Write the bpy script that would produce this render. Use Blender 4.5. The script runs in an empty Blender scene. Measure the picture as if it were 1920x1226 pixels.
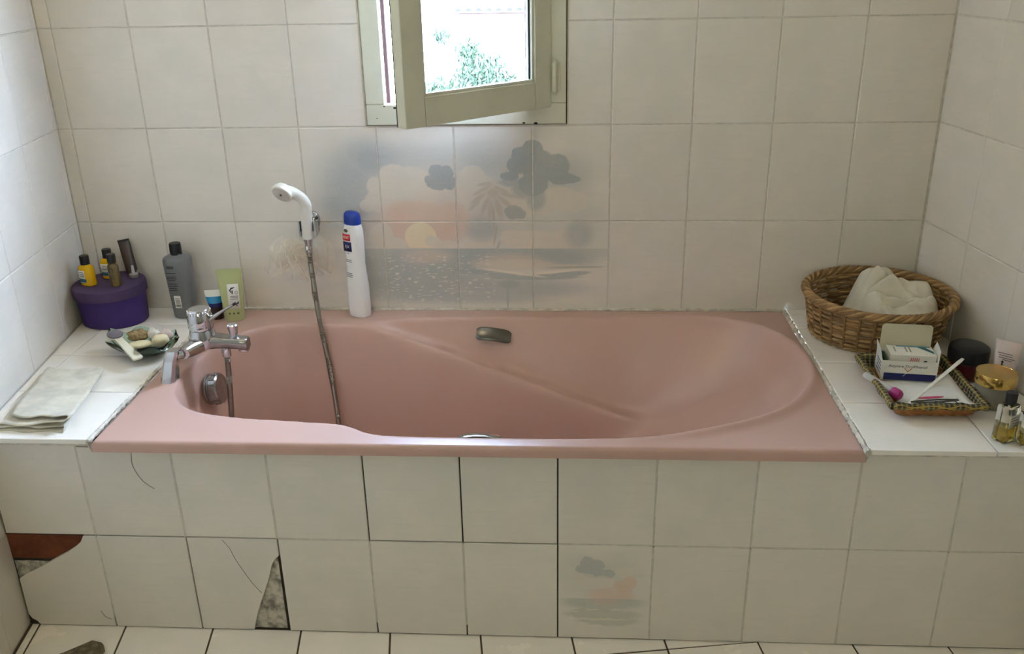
import bpy, math, random
import numpy as np
from mathutils import Vector, Matrix, Euler

random.seed(7)
SC = bpy.context.scene
COL = SC.collection

# ------------------------------------------------------------------ camera
cam_d = bpy.data.cameras.new('camera'); cam = bpy.data.objects.new('camera', cam_d); COL.objects.link(cam)
_p, _y, _r = -.3939, -.0651, -.0203
_f = Vector((math.sin(_y)*math.cos(_p), math.cos(_y)*math.cos(_p), math.sin(_p)))
_rt = Vector((math.cos(_y), -math.sin(_y), 0)); _up = _rt.cross(_f)
_R = _rt*math.cos(_r)+_up*math.sin(_r); _U = _up*math.cos(_r)-_rt*math.sin(_r)
cam.matrix_world = Matrix(((_R.x,_U.x,-_f.x,.0899),(_R.y,_U.y,-_f.y,-2.3094),(_R.z,_U.z,-_f.z,1.4036),(0,0,0,1)))
cam_d.sensor_fit = 'HORIZONTAL'; cam_d.sensor_width = 36; cam_d.lens = 36*1701.92/1920
cam_d.clip_start = .02; cam_d.clip_end = 200
SC.camera = cam

# ------------------------------------------------------------------ daylight
SKY = (.69, .94, 1.38); SKY_STRENGTH = 1.12; EXPOSURE = 5.88
w = bpy.data.worlds.new('overcast_sky'); SC.world = w; w.use_nodes = True
bg = w.node_tree.nodes['Background']; bg.inputs[0].default_value = (*SKY, 1); bg.inputs[1].default_value = SKY_STRENGTH
try: w.cycles.sampling_method = 'AUTOMATIC'
except Exception: pass
def portal(name, loc, sx, sz, rot):
    l = bpy.data.lights.new(name, 'AREA'); l.shape = 'RECTANGLE'; l.size = sx; l.size_y = sz
    l.cycles.is_portal = True
    o = bpy.data.objects.new(name, l); COL.objects.link(o); o.location = loc; o.rotation_euler = rot
portal('daylight_portal_bath_window', (-.16,.07,1.38), .50, .72, (math.pi/2*-1,0,0))
portal('daylight_portal_fill_window', (-.45,-3.42,1.65), 1.1, 1.1, (math.pi/2,0,0))
SC.view_settings.view_transform = 'Standard'; SC.view_settings.look = 'None'
SC.view_settings.gamma = 1; SC.view_settings.use_curve_mapping = False
SC.view_settings.exposure = EXPOSURE
try:
    SC.cycles.use_denoising = True; SC.cycles.max_bounces = 10; SC.cycles.diffuse_bounces = 6; SC.cycles.use_adaptive_sampling = True; SC.cycles.adaptive_threshold = .03
    SC.cycles.transparent_max_bounces = 24; SC.cycles.transmission_bounces = 10
    SC.cycles.caustics_reflective = True; SC.cycles.caustics_refractive = False
except Exception: pass

# ------------------------------------------------------------------ materials
def lin(c):
    return tuple(((x/255)/12.92 if x/255 <= .04045 else ((x/255+.055)/1.055)**2.4) for x in c)
class NT:
    def __init__(s, m): m.use_nodes = True; s.t = m.node_tree; s.n = s.t.nodes; s.l = s.t.links; s.b = s.n['Principled BSDF']; s.o = s.n['Material Output']
    def new(s, typ, **kw):
        n = s.n.new(typ)
        for k, v in kw.items(): setattr(n, k, v)
        return n
    def put(s, sock, v):
        if isinstance(v, bpy.types.NodeSocket): s.l.new(v, sock)
        else: sock.default_value = v
    def math(s, op, a, b=0., c=0., clamp=False):
        n = s.new('ShaderNodeMath', operation=op, use_clamp=clamp)
        s.put(n.inputs[0], a); s.put(n.inputs[1], b); s.put(n.inputs[2], c); return n.outputs[0]
    def mix(s, fac, a, b, blend='MIX'):
        n = s.new('ShaderNodeMix', data_type='RGBA', blend_type=blend)
        s.put(n.inputs[0], fac); s.put(n.inputs[6], a); s.put(n.inputs[7], b); return n.outputs[2]
    def noise(s, vec, scale, detail=3, rough=.55):
        n = s.new('ShaderNodeTexNoise'); s.put(n.inputs['Vector'], vec); n.inputs['Scale'].default_value = scale
        n.inputs['Detail'].default_value = detail; n.inputs['Roughness'].default_value = rough; return n.outputs['Fac']
    def ramp(s, fac, lo, hi):
        n = s.new('ShaderNodeMapRange', interpolation_type='SMOOTHSTEP'); s.put(n.inputs[0], fac)
        n.inputs[1].default_value = lo; n.inputs[2].default_value = hi; return n.outputs[0]
    def obj(s, o=None):
        n = s.new('ShaderNodeTexCoord'); 
        if o: n.object = o
        return n.outputs['Object']
    def bump(s, h, strength=.3, dist=.001):
        n = s.new('ShaderNodeBump'); s.put(n.inputs['Height'], h); n.inputs['Strength'].default_value = strength
        n.inputs['Distance'].default_value = dist; s.l.new(n.outputs[0], s.b.inputs['Normal'])
def rgba(c): return (*lin(c), 1)
MATS = {}
def M(name, col, rough=.5, metal=0., var=0., scale=20., spec=.5, bump=0., bscale=200., trans=0., ior=1.45, alpha=1., coat=0., stretch=None, sheen=0., coat_r=.08):
    m = bpy.data.materials.new(name); t = NT(m); b = t.b
    b.inputs['Base Color'].default_value = rgba(col); b.inputs['Roughness'].default_value = rough
    b.inputs['Metallic'].default_value = metal; b.inputs['Specular IOR Level'].default_value = spec
    b.inputs['Transmission Weight'].default_value = trans; b.inputs['IOR'].default_value = ior
    b.inputs['Alpha'].default_value = alpha; b.inputs['Coat Weight'].default_value = coat; b.inputs['Coat Roughness'].default_value = coat_r
    b.inputs['Sheen Weight'].default_value = sheen
    vec = t.obj()
    if stretch:
        mp = t.new('ShaderNodeMapping'); t.l.new(vec, mp.inputs[0]); mp.inputs['Scale'].default_value = stretch; vec = mp.outputs[0]
    f = t.noise(vec, scale, 4)
    c = lin(col)
    lo = (*[x*(1-var) for x in c], 1); hi = (*[min(1, x*(1+var*.8)) for x in c], 1)
    t.l.new(t.mix(t.ramp(f, .3, .7), lo, hi), b.inputs['Base Color'])
    if bump: t.bump(t.noise(vec, bscale, 4), bump)
    MATS[name] = m; return m

def tile_mat(name, col, rough=.2, var=.035, streak=True):
    m = bpy.data.materials.new(name); t = NT(m); b = t.b
    oi = t.new('ShaderNodeObjectInfo'); vec = t.obj()
    va = t.new('ShaderNodeVectorMath', operation='ADD'); t.l.new(vec, va.inputs[0])
    cb = t.new('ShaderNodeCombineXYZ'); t.l.new(t.math('MULTIPLY', oi.outputs['Random'], 40.), cb.inputs[0]); t.l.new(cb.outputs[0], va.inputs[1])
    f1 = t.noise(va.outputs[0], 9, 4)
    mp = t.new('ShaderNodeMapping'); t.l.new(va.outputs[0], mp.inputs[0]); mp.inputs['Scale'].default_value = (4, 30, 30)
    f2 = t.noise(mp.outputs[0], 3, 4)
    c = lin(col)
    c1 = t.mix(t.ramp(f1, .3, .7), (*[x*(1-var) for x in c], 1), (c[0]*(1+var), c[1]*(1+var*.4), c[2]*(1+var*.5), 1))
    c2 = t.mix(t.ramp(f2, .45, .8), c1, (*[x*.965 for x in c], 1)) if streak else c1
    rv = t.math('MULTIPLY_ADD', oi.outputs['Random'], .05, .975)
    c3 = t.mix(1., c2, rv, 'MULTIPLY')
    t.l.new(c3, b.inputs['Base Color']); b.inputs['Roughness'].default_value = rough
    t.l.new(t.math('MULTIPLY_ADD', f1, .12, rough-.05), b.inputs['Roughness'])
    t.bump(t.noise(vec, 22, 2), .06, .002)
    MATS[name] = m; return m, t, c3

def mural_mat(name, col, ref, layers, rough, glint=None):
    """painted glaze: soft ellipses laid over the tile colour, coordinates in metres on the surface REF"""
    m, t, base = tile_mat(name, col, rough)
    vec = t.obj(ref)
    n = t.new('ShaderNodeTexNoise'); t.l.new(vec, n.inputs['Vector']); n.inputs['Scale'].default_value = 55; n.inputs['Detail'].default_value = 3
    s1 = t.new('ShaderNodeVectorMath', operation='SUBTRACT'); t.l.new(n.outputs['Color'], s1.inputs[0]); s1.inputs[1].default_value = (.5,.5,.5)
    s2 = t.new('ShaderNodeVectorMath', operation='SCALE'); t.l.new(s1.outputs[0], s2.inputs[0]); s2.inputs['Scale'].default_value = .010
    s3 = t.new('ShaderNodeVectorMath', operation='ADD'); t.l.new(vec, s3.inputs[0]); t.l.new(s2.outputs[0], s3.inputs[1])
    sep = t.new('ShaderNodeSeparateXYZ'); t.l.new(vec, sep.inputs[0])
    wob = s3.outputs[0]; cur = base
    grain = t.noise(vec, 160, 3)
    for (tint, soft, op, clip, rough_edge, shapes) in layers:
        tot = None
        for (cx, cz, rx, rz, a) in shapes:
            mp = t.new('ShaderNodeMapping', vector_type='TEXTURE'); t.l.new(wob if rough_edge else vec, mp.inputs[0])
            mp.inputs['Location'].default_value = (cx, 0, cz); mp.inputs['Rotation'].default_value = (0, a, 0); mp.inputs['Scale'].default_value = (rx, 100, rz)
            ln = t.new('ShaderNodeVectorMath', operation='LENGTH'); t.l.new(mp.outputs[0], ln.inputs[0])
            f = t.new('ShaderNodeMapRange', interpolation_type='SMOOTHSTEP'); t.l.new(ln.outputs['Value'], f.inputs[0])
            f.inputs[1].default_value = 1+soft; f.inputs[2].default_value = max(0., 1-soft)
            tot = f.outputs[0] if tot is None else t.math('MAXIMUM', tot, f.outputs[0])
        if clip:
            k, z = clip
            tot = t.math('MULTIPLY', tot, t.ramp(sep.outputs[2], *((z-.0012, z+.0012) if k == 'above' else (z+.0012, z-.0012))))
        tot = t.math('MULTIPLY', tot, t.math('MULTIPLY_ADD', grain, .5*op, .75*op))
        cur = t.mix(tot, cur, t.mix(1., base, (*tint, 1), 'MULTIPLY'))
    if glint:
        x0, x1, z0, z1, tint = glint
        mp = t.new('ShaderNodeMapping'); t.l.new(vec, mp.inputs[0]); mp.inputs['Scale'].default_value = (38, 1, 170)
        f = t.ramp(t.noise(mp.outputs[0], 1.6, 0), .62, .72)
        mx = t.math('MULTIPLY', t.ramp(sep.outputs[0], x0-.03, x0+.05), t.ramp(sep.outputs[0], x1+.03, x1-.05))
        mz = t.math('MULTIPLY', t.ramp(sep.outputs[2], z0-.02, z0+.02), t.ramp(sep.outputs[2], z1, z1-.008))
        cur = t.mix(t.math('MULTIPLY', t.math('MULTIPLY', mx, mz), t.math('MULTIPLY', f, .7)), cur, t.mix(1., base, (*tint, 1), 'MULTIPLY'))
    t.l.new(cur, t.b.inputs['Base Color']); return m

def pane_mat(name, tint=(1,1,1), coat=0.):
    m = bpy.data.materials.new(name); t = NT(m)
    tr = t.new('ShaderNodeBsdfTransparent'); tr.inputs[0].default_value = (*tint, 1)
    gl = t.new('ShaderNodeBsdfGlossy'); gl.inputs['Roughness'].default_value = .02
    fr = t.new('ShaderNodeFresnel'); fr.inputs[0].default_value = 1.45
    mx = t.new('ShaderNodeMixShader'); t.l.new(t.math('MAXIMUM', fr.outputs[0], coat), mx.inputs[0]); t.l.new(tr.outputs[0], mx.inputs[1]); t.l.new(gl.outputs[0], mx.inputs[2])
    t.l.new(mx.outputs[0], t.o.inputs[0]); MATS[name] = m; return m

# ------------------------------------------------------------------ mesh helpers
class MB:
    def __init__(s): s.v = []; s.f = []
    def add(s, vs, fs):
        b = len(s.v); s.v += [tuple(map(float, v)) for v in vs]; s.f += [tuple(i+b for i in f) for f in fs]; return s
    def box(s, c, size, mat=None, bev=0.):
        hx, hy, hz = [x/2 for x in size]; cx, cy, cz = c
        if bev <= 0:
            vs = [(x, y, z) for x in (-hx, hx) for y in (-hy, hy) for z in (-hz, hz)]
            fs = [(0,1,3,2),(4,6,7,5),(0,4,5,1),(2,3,7,6),(0,2,6,4),(1,5,7,3)]
        else:
            import itertools
            b = min(bev, hx*.98, hy*.98, hz*.98)
            vs = []; idx = {}
            for sx, sy, sz in itertools.product((-1,1),(-1,1),(-1,1)):
                for ax in range(3):
                    p = [sx*(hx-b), sy*(hy-b), sz*(hz-b)]; p[ax] = (sx*hx, sy*hy, sz*hz)[ax]
                    idx[(sx,sy,sz,ax)] = len(vs); vs.append(tuple(p))
            fs = []
            for ax in range(3):
                o = [a for a in range(3) if a != ax]
                for sg in (-1, 1):
                    q = []
                    for a_, b_ in ((-1,-1),(1,-1),(1,1),(-1,1)):
                        k = [0,0,0]; k[ax] = sg; k[o[0]] = a_; k[o[1]] = b_; q.append(idx[(*k, ax)])
                    fs.append(tuple(q))
            for ax in range(3):
                o = [a for a in range(3) if a != ax]
                for a_ in (-1,1):
                    for b_ in (-1,1):
                        k1 = [0,0,0]; k1[ax] = -1; k1[o[0]] = a_; k1[o[1]] = b_; k2 = list(k1); k2[ax] = 1
                        fs.append((idx[(*k1,o[0])], idx[(*k2,o[0])], idx[(*k2,o[1])], idx[(*k1,o[1])]))
            for k in itertools.product((-1,1),(-1,1),(-1,1)):
                fs.append(tuple(idx[(*k, a)] for a in range(3)))
        if mat is not None: vs = [tuple(mat @ Vector(v)) for v in vs]
        return s.add([(v[0]+cx, v[1]+cy, v[2]+cz) for v in vs], fs)
    def loft(s, rings, cap0=True, cap1=True, closed=False):
        n = len(rings[0]); vs = [p for r in rings for p in r]; fs = []
        m = len(rings)
        for i in range(m if closed else m-1):
            a = i*n; b = ((i+1) % m)*n
            for j in range(n): k = (j+1) % n; fs.append((a+j, a+k, b+k, b+j))
        if not closed:
            if cap0: fs.append(tuple(range(n))[::-1])
            if cap1: fs.append(tuple(range((m-1)*n, m*n)))
        return s.add(vs, fs)
    def sheet(s, rows):
        n = len(rows[0]); vs = [p for r in rows for p in r]
        return s.add(vs, [(i*n+j, i*n+j+1, (i+1)*n+j+1, (i+1)*n+j) for i in range(len(rows)-1) for j in range(n-1)])
    def tube(s, pts, r, n=8, closed=False, flat=None):
        pts = [Vector(p) for p in pts]; m = len(pts); rings = []
        rs = r if isinstance(r, (list, tuple)) else [r]*m
        up = None
        for i, p in enumerate(pts):
            a = pts[(i-1) % m] if (closed or i > 0) else pts[0]; b = pts[(i+1) % m] if (closed or i < m-1) else pts[-1]
            t = (b-a).normalized()
            if up is None:
                up = Vector((0,0,1)) if abs(t.z) < .9 else Vector((1,0,0))
            up = (up - t*up.dot(t)).normalized(); sd = t.cross(up)
            e = flat or (1, 1)
            rings.append([tuple(p+(sd*math.cos(q)*e[0]+up*math.sin(q)*e[1])*rs[i]) for q in [2*math.pi*k/n for k in range(n)]])
        return s.loft(rings, closed=closed)
    def lathe(s, prof, n=28, c=(0,0,0), sx=1., sy=1., mat=None, ex=2.):
        rings = []
        for r, z in prof:
            ring = []
            for k in range(n):
                q = 2*math.pi*k/n; cx, sy_ = math.cos(q), math.sin(q)
                x = math.copysign(abs(cx)**(2/ex), cx)*r*sx; y = math.copysign(abs(sy_)**(2/ex), sy_)*r*sy
                v = Vector((x, y, z))
                if mat is not None: v = mat @ v
                ring.append((v.x+c[0], v.y+c[1], v.z+c[2]))
            rings.append(ring)
        return s.loft(rings)
    def mesh(s, name, mat, sharp=40, smooth=True):
        me = bpy.data.meshes.new(name); me.from_pydata(s.v, [], s.f)
        if mat is not None: me.materials.append(mat)
        if smooth and len(me.polygons):
            me.polygons.foreach_set('use_smooth', [True]*len(me.polygons)); me.set_sharp_from_angle(angle=math.radians(sharp))
        me.update(); return me
    def build(s, name, mat, parent=None, sharp=40, label=None, smooth=True, loc=None, rot=None, fix=False):
        me = s.mesh(name, mat, sharp, smooth)
        if fix:
            import bmesh
            b = bmesh.new(); b.from_mesh(me); bmesh.ops.recalc_face_normals(b, faces=b.faces); b.to_mesh(me); b.free()
        o = bpy.data.objects.new(name, me); COL.objects.link(o)
        if parent: o.parent = parent
        if loc: o.location = loc
        if rot: o.rotation_euler = rot
        if label: o['label'] = label
        return o
def tag(o, label, cat, group=None, kind=None):
    o['label'] = label; o['category'] = cat
    if group: o['group'] = group
    if kind: o['kind'] = kind
    return o
def thing(name, label, cat, loc=(0,0,0), rz=0., group=None, kind=None):
    o = bpy.data.objects.new(name, None); COL.objects.link(o); o.empty_display_size = .02
    o.location = loc; o.rotation_euler = (0, 0, rz); return tag(o, label, cat, group, kind)
def struct(o, label): o['kind'] = 'structure'; o['label'] = label; return o
def solidify(o, t, off=-1):
    m = o.modifiers.new('thickness', 'SOLIDIFY'); m.thickness = t; m.offset = off; return o
def spline(pts, n=8, closed=False):
    P = [Vector(p) for p in pts]; m = len(P); out = []
    for i in range(m if closed else m-1):
        g = lambda k: P[k % m] if closed else P[max(0, min(m-1, k))]
        p0, p1, p2, p3 = g(i-1), g(i), g(i+1), g(i+2)
        for k in range(n):
            t = k/n
            out.append(.5*((2*p1)+(p2-p0)*t+(2*p0-5*p1+4*p2-p3)*t*t+(3*p1-p0-3*p2+p3)*t**3))
    if not closed: out.append(P[-1])
    return out
def rough_line(pts, step):
    out = [pts[0]]
    for a, b in zip(pts, pts[1:]):
        L = (b-a).length; k = max(1, int(round(L/step)))
        out += [a+(b-a)*(j/k) for j in range(1, k+1)]
    return out
def text(s, size, mat, parent, loc, rot=(math.pi/2,0,0), name='lettering', sx=1.):
    c = bpy.data.curves.new('t', 'FONT'); c.body = s; c.size = size; c.align_x = 'CENTER'; c.align_y = 'CENTER'; c.extrude = .0001; c.resolution_u = 2
    t = bpy.data.objects.new('t', c); COL.objects.link(t)
    bpy.context.view_layer.update()
    me = bpy.data.meshes.new_from_object(t.evaluated_get(bpy.context.evaluated_depsgraph_get()))
    bpy.data.objects.remove(t); bpy.data.curves.remove(c)
    me.name = name; me.materials.clear(); me.materials.append(mat)
    o = bpy.data.objects.new(name, me); COL.objects.link(o); o.parent = parent; o.location = loc; o.rotation_euler = rot; o.scale = (sx, 1, 1); return o

def clip_poly(P, planes):
    """keep the side a*x+b*y <= c"""
    for a, b, c in planes:
        out = []
        for i in range(len(P)):
            p, q = P[i], P[(i+1) % len(P)]; dp = a*p[0]+b*p[1]-c; dq = a*q[0]+b*q[1]-c
            if dp <= 0: out.append(p)
            if dp*dq < 0: t = dp/(dp-dq); out.append((p[0]+(q[0]-p[0])*t, p[1]+(q[1]-p[1])*t))
        P = out
        if len(P) < 3: return []
    return P
def inset(P, d):
    n = len(P); out = []
    for i in range(n):
        a, b, c = Vector(P[i-1]), Vector(P[i]), Vector(P[(i+1) % n])
        n1 = (b-a).normalized(); n2 = (c-b).normalized(); n1 = Vector((-n1.y, n1.x)); n2 = Vector((-n2.y, n2.x))
        m = (n1+n2); m = m/max(.35, m.length_squared)*2
        out.append((b.x+m.x*d, b.y+m.y*d))
    return out
def area(P): return sum(P[i-1][0]*P[i][1]-P[i][0]*P[i-1][1] for i in range(len(P)))/2
TILE_CACHE = {}
def tile(poly, frame, mat, parent, thick=.006, gap=.0015, bev=.0013, name='tile', jit=1., sub=None, label=None):
    """one glazed tile, outline POLY in the plane of FRAME, face at w=0"""
    if area(poly) < 0: poly = poly[::-1]
    poly = inset(poly, gap)
    ox, oy = poly[0]; rel = [(p[0]-ox, p[1]-oy) for p in poly]
    key = (tuple((round(a, 4), round(b, 4)) for a, b in rel), mat.name, thick)
    me = TILE_CACHE.get(key)
    if me is None:
        inn = inset(rel, bev); n = len(rel)
        mb = MB(); mb.loft([[(x, y, -thick) for x, y in rel], [(x, y, -bev*.8) for x, y in rel], [(x, y, 0) for x, y in inn]])
        me = mb.mesh(name, mat, 20); TILE_CACHE[key] = me
    o = bpy.data.objects.new(name, me); COL.objects.link(o)
    j = Matrix.Rotation(max(-.0016, min(.0016, random.gauss(0, .0008)))*jit, 4, 'X') @ Matrix.Rotation(max(-.0016, min(.0016, random.gauss(0, .0008)))*jit, 4, 'Y')
    o.matrix_world = frame @ Matrix.Translation((ox, oy, random.uniform(-.0002, .0002)*jit)) @ j
    if parent:
        mw = o.matrix_world.copy(); o.parent = parent; o.matrix_parent_inverse = parent.matrix_world.inverted(); o.matrix_world = mw
    if label: o['label'] = label
    return o
def frame(o, u, v):
    u = Vector(u).normalized(); v = Vector(v).normalized(); n = u.cross(v)
    return Matrix(((u.x,v.x,n.x,o[0]),(u.y,v.y,n.y,o[1]),(u.z,v.z,n.z,o[2]),(0,0,0,1)))
def rect(x0, x1, y0, y1): return [(x0,y0),(x1,y0),(x1,y1),(x0,y1)]
# ------------------------------------------------------------------ palette
TILE = (222, 215, 202)
tile_wall, _, _ = tile_mat('glazed_tile', TILE, .22)
tile_ledge, _, _ = tile_mat('glazed_ledge_tile', (238, 232, 220), .14)
tile_floor, _, _ = tile_mat('floor_tile', (240, 233, 218), .25)
grout = M('pale_grout', (202, 195, 182), .9, var=.12, scale=60)
grout_dark = M('dirty_joint', (58, 48, 38), .95, var=.35, scale=40)
grout_floor = M('brown_floor_grout', (84, 70, 54), .95, var=.3, scale=50)
grout_ledge = M('brown_ledge_grout', (128, 112, 92), .95, var=.25, scale=60)
plaster = M('cream_plaster', (214, 196, 164), .85, var=.03, scale=6)
ceiling_m = M('ceiling_paint', (232, 226, 212), .9, var=.02)
mortar = M('grey_mortar', (172, 165, 150), .95, var=.55, scale=55, bump=.9, bscale=90)
terracotta = M('terracotta', (112, 60, 34), .9, var=.25, scale=30, bump=.4, bscale=60)
pink = M('pink_enamel', (193, 156, 141), .34, var=.02, scale=5, spec=.5, coat=.6, coat_r=.42)
chrome = M('chrome', (200, 200, 202), .12, metal=1., var=.06, scale=12)
grip_m = M('dark_chrome', (112, 108, 102), .3, metal=1., var=.12, scale=20)  # darker, rougher chrome for the back grip
chrome_dull = M('scaled_chrome', (165, 163, 160), .26, metal=1., var=.18, scale=40)
steel_hose = M('steel_hose', (150, 142, 130), .32, metal=1., var=.1, scale=80)
white_pl = M('white_plastic', (232, 229, 219), .3, var=.03)
black_pl = M('black_plastic', (22, 22, 24), .35, var=.15)
paint = M('old_window_paint', (206, 204, 182), .42, var=.06, scale=9, bump=.15, bscale=30)
seal = M('old_sealant', (205, 196, 180), .85, spec=.15, var=.22, scale=45, bump=.5, bscale=120)
pane = pane_mat('window_pane', (.97, .99, .98), .07); fill_pane = pane_mat('warm_fill_glass', (.25, .23, .172))  # dim warm glazing made up for the added rear window

# ------------------------------------------------------------------ room shell
XL, AL, XR, AR = -1.2366, .1449, 1.0034, .1466        # back corners and skew of the side walls
RIM = .494; LED = .496; FRONT = -.7224; YB = -3.4; HC = 2.5
WX0, WX1, WZ0, WZ1 = -.4209, .0883, .9950, 1.745       # bathroom window hole
def holed(name, xs, zs, y0, y1, mat, label):
    """slab with a rectangular hole: one connected mesh"""
    mb = MB(); vs = []; fs = []
    for y in (y0, y1):
        for z in zs:
            for x in xs: vs.append((x, y, z))
    def id_(k, i, j): return k*16+j*4+i
    for j in range(3):
        for i in range(3):
            if i == 1 and j == 1: continue
            fs.append((id_(0,i,j), id_(0,i+1,j), id_(0,i+1,j+1), id_(0,i,j+1)))
            fs.append((id_(1,i,j), id_(1,i,j+1), id_(1,i+1,j+1), id_(1,i+1,j)))
    for (i, j, i2, j2) in ((1,1,2,1),(2,1,2,2),(2,2,1,2),(1,2,1,1)):
        fs.append((id_(0,i,j), id_(1,i,j), id_(1,i2,j2), id_(0,i2,j2)))
    for k in range(3):
        fs += [(id_(0,k,0), id_(1,k,0), id_(1,k+1,0), id_(0,k+1,0)), (id_(0,k,3), id_(0,k+1,3), id_(1,k+1,3), id_(1,k,3)),
               (id_(0,0,k), id_(0,0,k+1), id_(1,0,k+1), id_(1,0,k)), (id_(0,3,k), id_(1,3,k), id_(1,3,k+1), id_(0,3,k+1))]
    return struct(mb.add(vs, fs).build(name, mat, smooth=False, fix=True), label)
wall_back = holed('wall_back', (XL-.2, WX0, WX1, XR+.2), (-.02, WZ0, WZ1, HC+.1), .0012, .056, grout, 'tiled back wall with small window and painted sunset mural')
wall_left = MB().loft([[(XL,.056,z),(XL-.2,.056,z),(XL+AL*3.4-.2,YB,z),(XL+AL*3.4-.0012,YB,z),(XL-.0012,0,z)] for z in (-.02, HC+.1)]).build('wall_left', grout, smooth=False, fix=True)
struct(wall_left, 'bright tiled wall at the left end of the bathtub')
wall_right = MB().loft([[(XR+.0015,.056,z),(XR+.2,.056,z),(XR+AR*3.4+.2,YB,z),(XR+AR*3.4+.0012,YB,z),(XR+.0012,0,z)] for z in (-.02, HC+.1)]).build('wall_right', grout, smooth=False, fix=True)
struct(wall_right, 'tiled wall behind the wicker basket')
wall_rear = holed('wall_rear', (-1.3, -1.0, .10, 2.0), (-.02, 1.10, 2.20, HC+.1), YB, YB-.2, plaster, 'plastered wall behind the viewer with an added window')
ceil_o = MB().box((.1, -1.6, HC+.06), (3.4, 4.2, .08)).build('ceiling', ceiling_m, smooth=False); struct(ceil_o, 'plain pale ceiling')
floor = MB().box((.1, -2.0, -.032), (3.2, 3.2, .06)).build('floor', grout_floor, smooth=False); struct(floor, 'floor of cream square tiles with brown joints')
Fb = frame((0,0,0), (1,0,0), (0,0,1))
Fl = frame((XL,0,0), (-AL,1,0), (0,0,1))
Fr = frame((XR,0,0), (AR,-1,0), (0,0,1))
Fa = frame((0,FRONT,0), (1,0,0), (0,0,1))
Ff = frame((0,0,0), (1,0,0), (0,1,0))
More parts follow.
